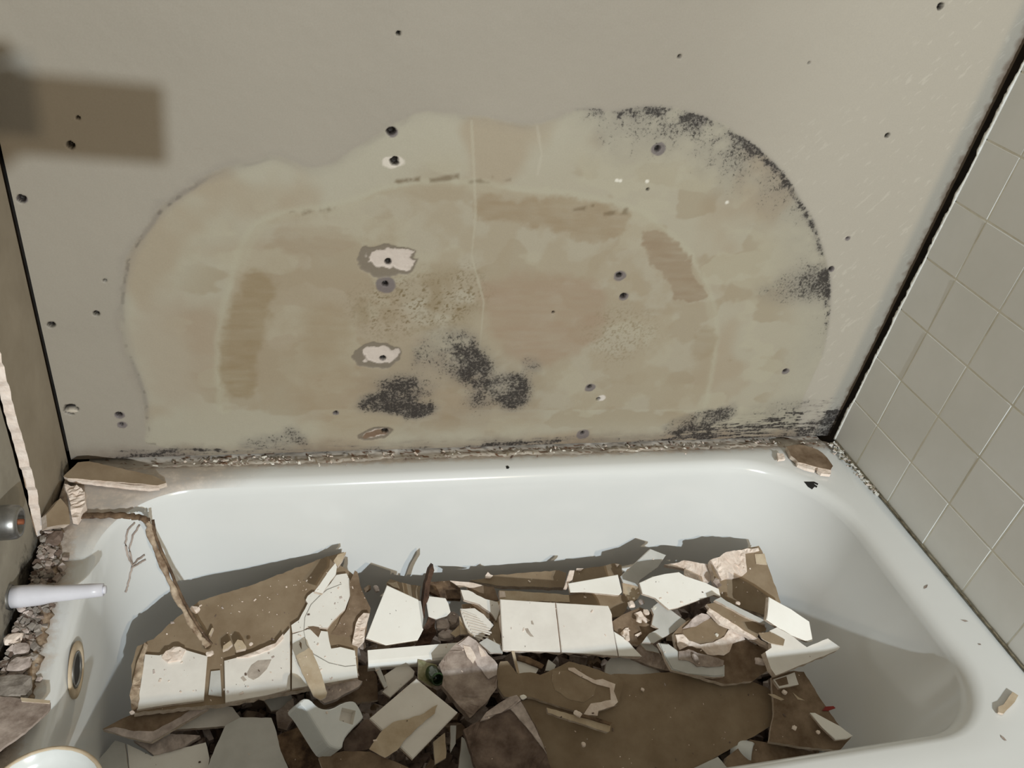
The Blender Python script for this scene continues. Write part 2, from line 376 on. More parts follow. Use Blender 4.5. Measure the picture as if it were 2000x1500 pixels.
mixc(A(110, 84, 60), sstep(1.0, 0.6, ell(738, 847, 34, 9, 0.22) + (n3 - .5) * 1.6) * 0.9)
hole(752, 843, 8, 0)
for px, py, r, ha in [(778, 65, 3.5, 0), (1327, 110, 3.5, 0), (1837, 12, 6.5, 0), (1733, 265, 5, 0), (1580, 123, 2.2, 0), (138, 284, 6.5, 0), (152, 230, 3, 0), (42, 388, 7, 9),
                      (764, 256, 8, 11), (1284, 290, 6, 15), (1209, 537, 6, 14), (1217, 578, 7, 11), (752, 555, 6, 20), (1151, 755, 5, 14), (1137, 846, 5, 17), (1533, 724, 5, 10),
                      (1623, 525, 6, 8), (1265, 370, 3, 0), (1080, 610, 3, 0), (205, 548, 3, 0), (188, 612, 5.5, 0), (100, 634, 6.5, 0), (232, 810, 6.5, 10), (237, 829, 4, 10), (138, 800, 13, 0), (655, 806, 4, 7), (1655, 465, 3, 7)]:
    hole(px, py, r, ha)
mixc(A(210, 202, 190), sstep(1.2, 0.95, ell(767, 316, 16, 10) + (n3 - .5) * .8)); hole(770, 315, 9)
mixc(A(214, 206, 198), sstep(1.2, 0.9, ell(1174, 777, 10, 9) + (n3 - .5) * .6)); hole(1168, 779, 5)
mixc(A(210, 200, 184), sstep(1.1, 0.8, ell(140, 804, 12, 4)) * 0.9); dep *= 1 - sstep(1.1, 0.8, ell(140, 804, 12, 4))
for px, py in [(1205, 352), (1212, 353), (1264, 354), (1420, 395)]:
    mixc(A(226, 222, 210), sstep(1.2, 0.6, ell(px, py, 4, 4) + (n4 - .5) * .6))
dep += (n3 - 0.5) * 0.0004 + (n1 - 0.5) * 0.002
mold = np.clip(mold * (0.45 + 0.55 * sstep(0.30, 0.62, n2) + 0.5 * (n3 - 0.4)) * 1.55, 0, 1.1)

P = np.stack([X, np.clip(dep, -0.002, 0.011), Z], 1)
wm = grid_mesh('wall_back', P, nx, nz_)
color_attr(wm, 'stain', colr); float_attr(wm, 'mould', mold)
mw = bpy.data.materials.new('stained_painted_wallboard'); mw.use_nodes = True
nt = mw.node_tree; b = nt.nodes['Principled BSDF']; b.inputs['Roughness'].default_value = 0.55; b.inputs['Specular IOR Level'].default_value = 0.3
va = nt.nodes.new('ShaderNodeAttribute'); va.attribute_name = 'stain'
vm = nt.nodes.new('ShaderNodeAttribute'); vm.attribute_name = 'mould'
geo = nt.nodes.new('ShaderNodeNewGeometry')
def noise_node(scale, detail, rough=0.6):
    n = nt.nodes.new('ShaderNodeTexNoise'); n.inputs['Scale'].default_value = scale; n.inputs['Detail'].default_value = detail; n.inputs['Roughness'].default_value = rough
    nt.links.new(geo.outputs['Position'], n.inputs['Vector']); return n
def mathn(op, a, b_=None, clamp=False):
    n = nt.nodes.new('ShaderNodeMath'); n.operation = op; n.use_clamp = clamp
    for i, v in enumerate((a, b_)):
        if v is None: continue
        if isinstance(v, (int, float)): n.inputs[i].default_value = v
        else: nt.links.new(v, n.inputs[i])
    return n.outputs[0]
na = noise_node(210, 4, 0.7); nb = noise_node(48, 3); nc = noise_node(560, 2)
s = mathn('ADD', mathn('ADD', mathn('MULTIPLY', na.outputs['Fac'], 0.60), mathn('MULTIPLY', nb.outputs['Fac'], 0.25)), mathn('MULTIPLY', nc.outputs['Fac'], 0.15))
s = mathn('MULTIPLY', mathn('SUBTRACT', s, 0.34), 3.1)                      # spread to about 0..1
th = mathn('SUBTRACT', 0.92, mathn('MULTIPLY', vm.outputs['Fac'], 0.66))
fac = mathn('MULTIPLY', mathn('SUBTRACT', s, th), 3.2, True)
fac = mathn('MULTIPLY', fac, mathn('MULTIPLY', vm.outputs['Fac'], 3.2, True))
haze = mathn('MULTIPLY', mathn('POWER', vm.outputs['Fac'], 1.25), 0.62, True)
hz = nt.nodes.new('ShaderNodeMix'); hz.data_type = 'RGBA'; hz.inputs['B'].default_value = (0.115, 0.104, 0.102, 1)
nt.links.new(haze, hz.inputs['Factor'])
mx = nt.nodes.new('ShaderNodeMix'); mx.data_type = 'RGBA'
nt.links.new(mathn('MULTIPLY', fac, 0.90), mx.inputs['Factor'])
nf = noise_node(420, 3); gr = mathn('ADD', mathn('MULTIPLY', nf.outputs['Fac'], 0.16), 0.92)
vv = nt.nodes.new('ShaderNodeVectorMath'); vv.operation = 'SCALE'
nt.links.new(va.outputs['Color'], vv.inputs[0]); nt.links.new(gr, vv.inputs['Scale'])
nt.links.new(vv.outputs[0], hz.inputs['A']); nt.links.new(hz.outputs['Result'], mx.inputs['A']); mx.inputs['B'].default_value = (0.024, 0.020, 0.018, 1)
nt.links.new(mx.outputs['Result'], b.inputs['Base Color'])
bp = nt.nodes.new('ShaderNodeBump'); bp.inputs['Strength'].default_value = 0.12; bp.inputs['Distance'].default_value = 0.001
nt.links.new(noise_node(140, 4).outputs['Fac'], bp.inputs['Height']); nt.links.new(bp.outputs['Normal'], b.inputs['Normal'])
wb = tag(link('wall_back', wm, mw), 'water-stained, mouldy painted wallboard behind the bathtub', None, kind='structure')
# upper run of the same wall, above the frame
ux = np.linspace(WX0, WX1, 120); uz = np.linspace(WZ1, 2.35, 80)
UX, UZ = [q.ravel() for q in np.meshgrid(ux, uz, indexing='ij')]
uw = (fbm(UX * 22, UZ * 22, 5) - 0.5) * 0.030
un = fbm(UX * 6, UZ * 6, 1)
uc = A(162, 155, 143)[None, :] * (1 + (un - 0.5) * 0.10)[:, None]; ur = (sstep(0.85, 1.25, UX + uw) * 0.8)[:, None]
me = grid_mesh('upper_wall', np.stack([UX, np.clip((un - 0.5) * 0.002, -0.002, 0.01), UZ], 1), 120, 80)
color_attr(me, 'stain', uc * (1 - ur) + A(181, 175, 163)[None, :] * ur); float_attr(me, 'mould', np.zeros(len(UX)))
link('upper_board', me, mw, wb)
bm = bmesh.new(); box_bm(bm, (-0.12, 0.055, 0.0), (W + 0.12, 0.075, 2.35))
tag(link('wall_cavity', bm_mesh(bm, 'wall_cavity'), M['cavity']), 'stud cavity behind the stained wallboard, its shade painted near black', None, kind='structure')

# ------------------------------------------------------------------ right wall: tiles, each one a part
g_edge = 0.022
bm = bmesh.new(); box_bm(bm, (W + 0.0008, -0.875, 0.0), (W + 0.10, -g_edge - 0.004, 2.35))
wr = tag(link('wall_right', bm_mesh(bm, 'wall_right'), M['grout']), 'wall of square grey-white tiles at the right of the bathtub', None, kind='structure')
TP = 0.1095; TA = 0.1042; TB = ZR + 0.1068
def tile_mesh(w, h):
    bm = bmesh.new(); box_bm(bm, (0, -w / 2, -h / 2), (0.008, w / 2, h / 2))
    es = [e for e in bm.edges if all(abs(v.co.x) < 1e-6 for v in e.verts)]
    bmesh.ops.bevel(bm, geom=es, offset=0.0011, segments=3, affect='EDGES')
    return bm_mesh(bm, 'tile')
full = tile_mesh(TP - 0.0022, TP - 0.0022); cutm = tile_mesh(TA - g_edge - 0.0011, TP - 0.0022); low = tile_mesh(TP - 0.0022, 0.1068 - 0.004); lowcut = tile_mesh(TA - g_edge - 0.0016, 0.1068 - 0.004)
for mm in (full, cutm, low, lowcut): mm.materials.append(M['walltile'])
for r in range(-1, 11):
    for k in range(-1, 7):
        me = (lowcut if k < 0 else low) if r < 0 else (cutm if k < 0 else full)
        y = -(g_edge + TA) / 2 - 0.0 if k < 0 else -(TA + (k + 0.5) * TP)
        z = ZR + 0.0534 + 0.001 if r < 0 else TB + (r + 0.5) * TP
        o = bpy.data.objects.new('tile', me); COL.objects.link(o); o.parent = wr
        o.location = (W + random.uniform(-0.0004, 0.0004), y, z)
        o.rotation_euler = (0, random.uniform(-.006, .006), random.uniform(-.006, .006))
# ragged white bead along the cut tile edge
def ragged_strip(name, pts, wfun, thick, normal, side, mt, parent=None, loc=(0, 0, 0)):
    """ribbon along pts (Nx3); width wfun(i) towards 'side', thickness along normal"""
    bm = bmesh.new(); n = len(pts); nrm = np.asarray(normal, float); sd_ = np.asarray(side, float)
    rows = []
    for i, p in enumerate(pts):
        w0, w1 = wfun(i)
        a = np.asarray(p) + sd_ * w0; c = np.asarray(p) + sd_ * w1; mid = (a + c) / 2
        t = thick * random.uniform(0.6, 1.3)
        rows.append([bm.verts.new(v) for v in (a, mid + nrm * t, c, mid - nrm * 0.001)])
    for i in range(n - 1):
        for k in range(4):
            bm.faces.new([rows[i][k], rows[i][(k + 1) % 4], rows[i + 1][(k + 1) % 4], rows[i + 1][k]])
    bm.faces.new(rows[0][::-1]); bm.faces.new(rows[-1])
    bmesh.ops.recalc_face_normals(bm, faces=list(bm.faces))
    return link(name, bm_mesh(bm, name, True), mt, parent, loc)
zz = np.arange(0.402, 1.5, 0.004)
ww = np.cumsum(rng.normal(0, 0.0007, len(zz))); ww = ww - np.convolve(np.pad(ww, 20, mode='edge'), np.ones(41) / 41, 'valid')
ragged_strip('grout_edge', [(W, -g_edge, z) for z in zz], lambda i: (-0.003, 0.003 + max(-0.002, min(0.006, ww[i] * 1.5)) + random.uniform(0, .001)), 0.0025, (-1, 0, 0), (0, 1, 0), M['caulk'], wr)
# grimy caulk line where tiles meet the tub
yy = np.arange(-0.03, -0.765, -0.005)
tag(ragged_strip('caulk_bead', [(W - 0.001, y, ZR + 0.0015) for y in yy], lambda i: (0.0, 0.0035 + random.uniform(0, .002)), 0.0025, (0, 0, 1), (-1, 0, 0), M['caulk_dirty']), 'thin mildewed caulk line under the grey wall tiles', 'caulk')

# ------------------------------------------------------------------ left wall and floor
bm = bmesh.new()
zz = np.arange(0.37, 2.36, 0.01); rows = []
for i, z in enumerate(zz):
    base = -0.155 - 0.022 * max(0, (0.47 - z) / 0.1) + 0.0
    e = base + random.uniform(-0.003, 0.003)
    rows.append([bm.verts.new(v) for v in ((0.0, -0.0045, z), (0.0, e, z), (-0.0125, e - random.uniform(0, .002), z), (-0.0125, -0.0045, z))])
for i in range(len(rows) - 1):
    for k in range(4):
        f = bm.faces.new([rows[i][k], rows[i][(k + 1) % 4], rows[i + 1][(k + 1) % 4], rows[i + 1][k]])
        f.material_index = 1 if k == 1 else 0
bm.faces.new(rows[0]); bm.faces.new(rows[-1][::-1]); bmesh.ops.recalc_face_normals(bm, faces=list(bm.faces))
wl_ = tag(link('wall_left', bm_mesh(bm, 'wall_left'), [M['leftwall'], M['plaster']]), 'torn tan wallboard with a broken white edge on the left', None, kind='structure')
bm = bmesh.new(); rows = []
for z in np.arange(0.37, 2.36, 0.01):
    e = -0.182 + 0.03 * max(0, (0.40 - z) / 0.05) + random.uniform(-.0008, .0008)
    rows.append([bm.verts.new(v) for v in ((-0.006, e, z), (-0.006, -1.45, z), (-0.019, -1.45, z), (-0.019, e, z))])
for i in range(len(rows) - 1):
    for k in range(4):
        bm.faces.new([rows[i][k], rows[i][(k + 1) % 4], rows[i + 1][(k + 1) % 4], rows[i + 1][k]])
bm.faces.new(rows[0]); bm.faces.new(rows[-1][::-1]); bmesh.ops.recalc_face_normals(bm, faces=list(bm.faces))
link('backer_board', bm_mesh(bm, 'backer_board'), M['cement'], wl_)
bm = bmesh.new(); box_bm(bm, (-0.12, -1.45, 0.0), (-0.07, 0.055, 2.35)); link('stud_cavity', bm_mesh(bm, 'stud_cavity'), M['cavity'], wl_)  # backing painted near black for the shade behind the left boards
bm = bmesh.new(); box_bm(bm, (-0.12, -4.6, -0.03), (2.6, 0.075, 0.0))
tag(link('floor', bm_mesh(bm, 'floor'), M['floor']), 'bathroom floor in front of the bathtub', None, kind='structure')

# ------------------------------------------------------------------ bathtub
def rr_loop(x0, x1, y0, y1, rad, z, n=14):
    """rounded rectangle; rad = radii at (x1,y1) (x0,y1) (x0,y0) (x1,y0)"""
    pts = []
    cs = [(x1, y1, 0, rad[0], -1, -1), (x0, y1, 90, rad[1], 1, -1), (x0, y0, 180, rad[2], 1, 1), (x1, y0, 270, rad[3], -1, 1)]
    for cx, cy, a0, r, sx, sy in cs:
        for i in range(n + 1):
            a = math.radians(a0 + 90 * i / n)
            pts.append((cx + sx * r + r * math.cos(a), cy + sy * r + r * math.sin(a), z))
    # subdivide straight runs
    out = []
    per = (n + 1)
    for c in range(4):
        seg = pts[c * per:(c + 1) * per]; out += seg
        a = seg[-1]; b2 = pts[((c + 1) * per) % len(pts)]
        for t in range(1, 24):
            f = t / 24.0; out.append(tuple(a[k] * (1 - f) + b2[k] * f for k in range(3)))
    return out
loops = []
e_ = 0.004
for ins_, z in [(0, 0.0), (0, 0.05), (0, 0.36), (0, 0.392), (0.002, 0.398), (0.006, 0.400)]:
    loops.append(rr_loop(e_ + ins_, W - e_ * 0.5 - ins_, -0.765 + ins_, -0.004 - ins_, (0.012,) * 4, z))
L0, R0, B0, F0 = 0.060, 1.402, -0.068, -0.676
RB = (0.20, 0.15, 0.14, 0.15)
for t in (0.35, 0.7):
    loops.append(rr_loop(e_ + t * (L0 - e_), W + t * (R0 - W), -0.765 + t * (F0 + 0.765), -0.004 + t * (B0 + 0.004), tuple(0.012 + t * (r - 0.012) for r in RB), 0.400))
prof = [(0.0, 0.400), (0.007, 0.3985), (0.013, 0.394), (0.018, 0.387), (0.0205, 0.376), (0.022, 0.36)]
for i_, z in prof:
    loops.append(rr_loop(L0 + i_ * 0.75, R0 - i_ * 1.25, F0 + i_, B0 - i_, tuple(r - i_ * 0.7 for r in RB), z))
for l, r, bk, fr, z, rk in [(0.018, 0.050, 0.027, 0.026, 0.30, 0.0), (0.020, 0.078, 0.034, 0.031, 0.23, 0.005), (0.026, 0.112, 0.044, 0.038, 0.16, 0.01), (0.045, 0.150, 0.058, 0.05, 0.11, 0.02), (0.07, 0.185, 0.078, 0.07, 0.085, 0.035), (0.10, 0.23, 0.105, 0.10, 0.073, 0.055), (0.16, 0.32, 0.16, 0.15, 0.068, 0.07), (0.30, 0.5, 0.24, 0.24, 0.066, 0.09)]:
    loops.append(rr_loop(L0 + l, R0 - r, F0 + fr, B0 - bk, tuple(max(0.04, q - rk) for q in RB), z))
bm = bmesh.new(); rows = []
for lp in loops:
    row = []
    for (x, y, z) in lp:
        if z > 0.35 and y > -0.05: z -= 0.015 * min(1, (y + 0.05) / 0.045)
        row.append(bm.verts.new((x, y, z)))
    rows.append(row)
n = len(rows[0])
for i in range(len(rows) - 1):
    for k in range(n):
        bm.faces.new([rows[i][k], rows[i][(k + 1) % n], rows[i + 1][(k + 1) % n], rows[i + 1][k]])
bm.faces.new(rows[-1])
bmesh.ops.recalc_face_normals(bm, faces=list(bm.faces))
tm = bm_mesh(bm, 'bathtub_shell', True)
mt = bpy.data.materials.new('white_bathtub_enamel'); mt.use_nodes = True
nt = mt.node_tree; b = nt.nodes['Principled BSDF']; b.inputs['Roughness'].default_value = 0.2; b.inputs['Specular IOR Level'].default_value = 0.5
geo = nt.nodes.new('ShaderNodeNewGeometry'); sx = nt.nodes.new('ShaderNodeSeparateXYZ'); nt.links.new(geo.outputs['Position'], sx.inputs[0])
nz = noise_node(45, 6, 0.7); nzl = noise_node(9, 3)
# grime left by the old caulk on the deck along the back and drain-end walls
db = mathn('MULTIPLY', mathn('ADD', mathn('ADD', sx.outputs['Y'], 0.048), mathn('MULTIPLY', mathn('SUBTRACT', nz.outputs['Fac'], 0.5), 0.06)), 60.0, True)
dl_ = mathn('MULTIPLY', mathn('ADD', mathn('SUBTRACT', 0.057, sx.outputs['X']), mathn('MULTIPLY', mathn('SUBTRACT', nz.outputs['Fac'], 0.5), 0.07)), 60.0, True)
up = mathn('GREATER_THAN', sx.outputs['Z'], 0.37)
cx_ = mathn('MULTIPLY', mathn('ADD', mathn('SUBTRACT', 0.42, sx.outputs['X']), mathn('MULTIPLY', sx.outputs['Y'], 1.6)), 9.0, True)
cx_ = mathn('MULTIPLY', mathn('MULTIPLY', cx_, mathn('MULTIPLY', nz.outputs['Fac'], 1.7, True)), mathn('GREATER_THAN', sx.outputs['Z'], 0.392))
dirt = mathn('MULTIPLY', mathn('MAXIMUM', mathn('MAXIMUM', db, dl_), cx_), up, True)
rp = nt.nodes.new('ShaderNodeValToRGB'); rp.color_ramp.elements[0].position = 0.35; rp.color_ramp.elements[1].position = 0.62
rp.color_ramp.elements[0].color = (*alb(112, 88, 66, K), 1); rp.color_ramp.elements[1].color = (*alb(186, 174, 162, K), 1)
nt.links.new(nz.outputs['Fac'], rp.inputs['Fac'])
mx = nt.nodes.new('ShaderNodeMix'); mx.data_type = 'RGBA'; nt.links.new(mathn('MULTIPLY', dirt, 0.85), mx.inputs['Factor'])
rb = nt.nodes.new('ShaderNodeValToRGB'); rb.color_ramp.elements[0].color = (0.735, 0.752, 0.745, 1); rb.color_ramp.elements[1].color = (0.775, 0.79, 0.785, 1)
nt.links.new(nzl.outputs['Fac'], rb.inputs['Fac'])
nt.links.new(rb.outputs['Color'], mx.inputs['A']); nt.links.new(rp.outputs['Color'], mx.inputs['B'])
nt.links.new(mx.outputs['Result'], b.inputs['Base Color'])
nt.links.new(mathn('ADD', mathn('MULTIPLY', dirt, 0.6), 0.16), b.inputs['Roughness'])
tub = empty('bathtub', (W / 2, -0.38, 0.0))
tag(tub, 'white enamel bathtub filled with tile and wallboard rubble', 'bathtub')
TL = (-W / 2, 0.38, 0.0)
shell = link('shell', tm, mt, tub, TL)
# chips in the enamel
def chip(pts, mt_, lift=0.0006):
    bm = bmesh.new(); bm.faces.new([bm.verts.new(p) for p in pts]); bmesh.ops.triangulate(bm, faces=list(bm.faces))
    return link('enamel_chip', bm_mesh(bm, 'enamel_chip'), mt_, tub, TL)
bpy.context.view_layer.update()
def tub_hit(px, py, off=0.0008):
    r = ray(px, py); d = Vector(r).normalized()
    ok, p, nrm, _ = ray_shell(d)
    return np.array(p + nrm * off)
from mathutils.bvhtree import BVHTree
bvh = BVHTree.FromPolygons([v.co.copy() for v in tm.vertices], [list(p.vertices) for p in tm.polygons])
def ray_shell(d):
    p, nrm, idx, dist = bvh.ray_cast(Vector(CAM_C), d)
    if nrm.dot(d) > 0: nrm = -nrm
    return True, p, nrm, idx
chip([tub_hit(x, y) for x, y in [(1570, 941), (1580, 941), (1590, 941), (1598, 945), (1595, 953), (1591, 951), (1586, 956), (1578, 951)]], M['black'])
chip([tub_hit(x, y) for x, y in [(988, 911), (992, 910), (995, 913), (993, 916), (989, 916)]], M['black'])
for q in [[(1685, 1146), (1692, 1142), (1690, 1148), (1684, 1151)], [(1758, 1211), (1768, 1212), (1773, 1214), (1766, 1215)], [(1795, 1258), (1800, 1258), (1801, 1260), (1796, 1260)], [(1954, 1436), (1960, 1440), (1966, 1447), (1961, 1447), (1955, 1441)]]:
    chip([tub_hit(x + (120 if y < 1200 else 118 if y < 1220 else 115 if y < 1300 else 0), y) for x, y in q], M['stone'])
# overflow opening on the drain end
oc = tub_hit(147, 1308, 0.0); on = np.array([1.0, 0.0, 0.12]); on /= np.linalg.norm(on)
def ring_mesh(name, r0, r1, h0, h1, seg=40, ay=1.0, az=1.0):
    """flat-ish annulus in local YZ facing +X"""
    bm = bmesh.new(); rows = []
    for r, h in ((r1, 0.0), (r1, h1), ((r0 + r1) / 2, h1 * 1.3), (r0, h0), (r0, -0.012)):
        rows.append([bm.verts.new((h, r * math.cos(2 * math.pi * i / seg) * ay, r * math.sin(2 * math.pi * i / seg) * az)) for i in range(seg)])
    for i in range(len(rows) - 1):
        for k in range(seg):
            bm.faces.new([rows[i][k], rows[i][(k + 1) % seg], rows[i + 1][(k + 1) % seg], rows[i + 1][k]])
    bmesh.ops.recalc_face_normals(bm, faces=list(bm.faces))
    return bm_mesh(bm, name, True)
ov = link('overflow_ring', ring_mesh('overflow_ring', 0.0245, 0.0370, 0.002, 0.0025), M['tan'], tub, tuple(np.array(TL) + oc))
ov['label'] = 'rust-stained overflow ring'
bm = bmesh.new(); bmesh.ops.create_circle(bm, cap_ends=True, segments=32, radius=0.0238); bmesh.ops.rotate(bm, verts=bm.verts, matrix=Matrix.Rotation(math.pi / 2, 3, 'Y'))
link('overflow_hole_shade', bm_mesh(bm, 'overflow_hole_shade'), M['black'], tub, tuple(np.array(TL) + oc + np.array([0.0012, 0, 0])))  # flat black disc stands in for the shade inside the opening
ov2 = link('overflow_pipe', ring_mesh('overflow_pipe', 0.0195, 0.0235, 0.001, 0.0028), M['steel'], tub, tuple(np.array(TL) + oc))

# ------------------------------------------------------------------ debris helpers
PZ0, PY0, PS, PN = 0.184, -0.12, 0.04, 0.25           # the heap's mean surface: z = PZ0 + PS*(y-PY0)
def pile_z(y): return PZ0 + PS * (y - PY0)
def pile_pt(px, py, dz=0.0):
    n = np.array([0, -PS, 1.0]); return hit(px, py, n, PZ0 + dz - PS * PY0)
def plane(px, py, dz, tx=0.0, ty=0.0, zabs=None):
    p = pile_pt(px, py, dz) if zabs is None else onZ(px, py, zabs)
    n = np.array([tx, (-PN if zabs is None else 0.0) + ty, 1.0])   # pieces lie shingled, a little steeper than the heap; n /= np.linalg.norm(n)
    return p, n
def ragged(poly, amp, step=9.0):
    if amp <= 0: return poly
    out = []; n = len(poly)
    for i in range(n):
        a = np.array(poly[i], float); c = np.array(poly[(i + 1) % n], float); L = np.linalg.norm(c - a)
        k = max(1, int(L / step)); d = (c - a) / (L + 1e-9); nr = np.array([-d[1], d[0]])
        for j in range(k):
            q = a + (c - a) * j / k
            if j: q = q + nr * random.uniform(-amp, amp)
            out.append(tuple(q))
    return out
def slab_mesh(name, poly, p0, n, thick, off=0.0, rag=0.0, lump=0.0, bev=0.0, edge_rag=0.0, step=9.0):
    """outline (photo pixels) cast onto the plane (p0,n), raised by off, given a real thickness below"""
    poly = ragged(poly, rag, step)
    pts = [hit(x, y, n, n @ (p0 + n * off)) for x, y in poly]
    # orientation: counter-clockwise seen from +n
    ar = sum(n @ np.cross(pts[i] - p0, pts[(i + 1) % len(pts)] - p0) for i in range(len(pts)))
    if ar < 0: pts = pts[::-1]
    c = np.mean(pts, 0); org = c - n * thick
    bm = bmesh.new()
    top = [bm.verts.new(p - org) for p in pts]
    bot = []
    for p in pts:
        d = (p - c); d /= (np.linalg.norm(d) + 1e-9)
        bot.append(bm.verts.new(p - n * thick + d * random.uniform(-edge_rag, edge_rag) - org))
    ft = bm.faces.new(top); ft.material_index = 0
    fb = bm.faces.new(bot[::-1]); fb.material_index = 2
    k = len(pts)
    for i in range(k):
        f = bm.faces.new([bot[i], bot[(i + 1) % k], top[(i + 1) % k], top[i]]); f.material_index = 1
    if bev > 0:
        es = list(ft.edges)
        try:
            bmesh.ops.bevel(bm, geom=es, offset=bev, segments=2, affect='EDGES', clamp_overlap=True)
        except Exception:
            pass
    if lump > 0:
        tf = [f for f in bm.faces if f.material_index == 0]
        r = bmesh.ops.triangulate(bm, faces=tf)
        fs = [f for f in bm.faces if f.material_index == 0]
        for _ in range(2):
            es = list({e for f in fs for e in f.edges if e.calc_length() > 0.009})
            bmesh.ops.subdivide_edges(bm, edges=es, cuts=1, use_grid_fill=False)
            bmesh.ops.triangulate(bm, faces=[f for f in bm.faces if len(f.verts) > 4])
            fs = [f for f in bm.faces if f.material_index == 0]
        for v in {v for f in fs for v in f.verts}:
            v.co += Vector(n * random.uniform(-lump, lump))
    return bm_mesh(bm, name), org
MATS = {'glaze': ('glaze', 'edge', 'edge'), 'dusty': ('glaze_dusty', 'edge', 'edge'), 'grey': ('glaze_grey_shade', 'edge', 'edge'), 'kraft': ('kraft', 'edge', 'kraft'), 'kraftd': ('kraft_dirty', 'edge', 'kraft_dirty'),
        'kraftl': ('kraft_light', 'edge', 'kraft'), 'pencil': ('pencil',) * 3, 'tan': ('tan', 'edge', 'tan'), 'plaster': ('plaster', 'plaster', 'plaster'), 'plasterg': ('plaster_grey',) * 3, 'stone': ('stone',) * 3, 'stoned': ('stone_dark',) * 3,
        'wood': ('wood',) * 3, 'amber': ('amber',) * 3, 'dark': ('darkbrown',) * 3, 'chipgrey': ('chipgrey',) * 3, 'olive': ('olive', 'edge', 'edge'), 'ceramic': ('ceramic',) * 3, 'red': ('red',) * 3}
def debris(name, label, cat, parts, dz=0.0, tx=0.0, ty=0.0, anchor=None, group=None, zabs=None):
    """parts: (part name, outline, material, thickness, offset above the plane, options)"""
    poly0 = parts[0][1]
    ax, ay = anchor or tuple(np.mean(np.array(poly0, float), 0))
    p0, n = plane(ax, ay, dz, tx, ty, zabs)
    root = None
    for i, pt in enumerate(parts):
        pn, poly, mk, th, off = pt[:5]; op = pt[5] if len(pt) > 5 else {}
        me, org = slab_mesh(pn, poly, p0, n, th, off, **op)
        mats = [M[q] for q in MATS[mk]]
        if len(parts) == 1:
            root = link(name, me, mats, None, org)
        else:
            if root is None: root = empty(name, org); base = org
            link(pn, me, mats, root, tuple(np.asarray(org) - np.asarray(base)))
    return tag(root, label, cat, group)
T, B = 0.007, 0.012                          # tile and wallboard thickness
RG = dict(rag=2.0, edge_rag=0.002); TORN = dict(rag=2.6, lump=0.0012, edge_rag=0.002); SH = dict(rag=0.5); BV = dict(bev=0.0010)

# ---- rubble bed: crumbled mortar nobody could count
bm = bmesh.new()
for i in range(2600):
    x = random.uniform(0.20, 1.28); y = random.uniform(-0.60, -0.215)
    zt = pile_z(y) - 0.034
    z = random.uniform(max(0.075, zt - 0.05), zt)
    if x > 1.22: z = min(z, zt - (x - 1.22) * 0.1)
    s_ = random.uniform(0.006, 0.017) * (1.6 if random.random() < 0.15 else 1)
    mtx = Matrix.Translation((x, y, z)) @ Matrix.Rotation(random.uniform(0, 6.28), 4, Vector((random.random(), random.random(), random.random() + .01)).normalized())
    vs = [bm.verts.new(mtx @ Vector((sx_ * s_ * random.uniform(.5, 1.2), sy_ * s_ * random.uniform(.4, 1.0), sz_ * s_ * random.uniform(.25, .7)))) for sx_ in (-1, 1) for sy_ in (-1, 1) for sz_ in (-1, 1)]
    mi = random.choice([0, 0, 1, 1, 1, 2, 3])
    for f in ((0, 1, 3, 2), (4, 6, 7, 5), (0, 4, 5, 1), (2, 3, 7, 6), (0, 2, 6, 4), (1, 5, 7, 3)):
        bm.faces.new([vs[k] for k in f]).material_index = mi
# solid heap beneath
nx_, ny_ = 50, 24; gv = []
for i in range(nx_):
    for j in range(ny_):
        x = 0.165 + 1.135 * i / (nx_ - 1); y = -0.60 + 0.415 * j / (ny_ - 1)
        e = min(i, nx_ - 1 - i, j, ny_ - 1 - j)
        z = pile_z(y) - 0.062 + random.uniform(-.008, .008) - max(0, x - 1.2) * 0.35
        if e == 0: z = max(0.09, z - 0.07)
        gv.append(bm.verts.new((x, y, z)))
for i in range(nx_ - 1):
    for j in range(ny_ - 1):
        bm.faces.new([gv[i * ny_ + j], gv[(i + 1) * ny_ + j], gv[(i + 1) * ny_ + j + 1], gv[i * ny_ + j + 1]]).material_index = 1
tag(link('rubble_bed', bm_mesh(bm, 'rubble_bed'), [M['stone'], M['stone_dark'], M['plaster_grey'], M['kraft_dirty']]), 'crumbled mortar and plaster bits filling the bathtub under the shards', 'rubble', kind='stuff')

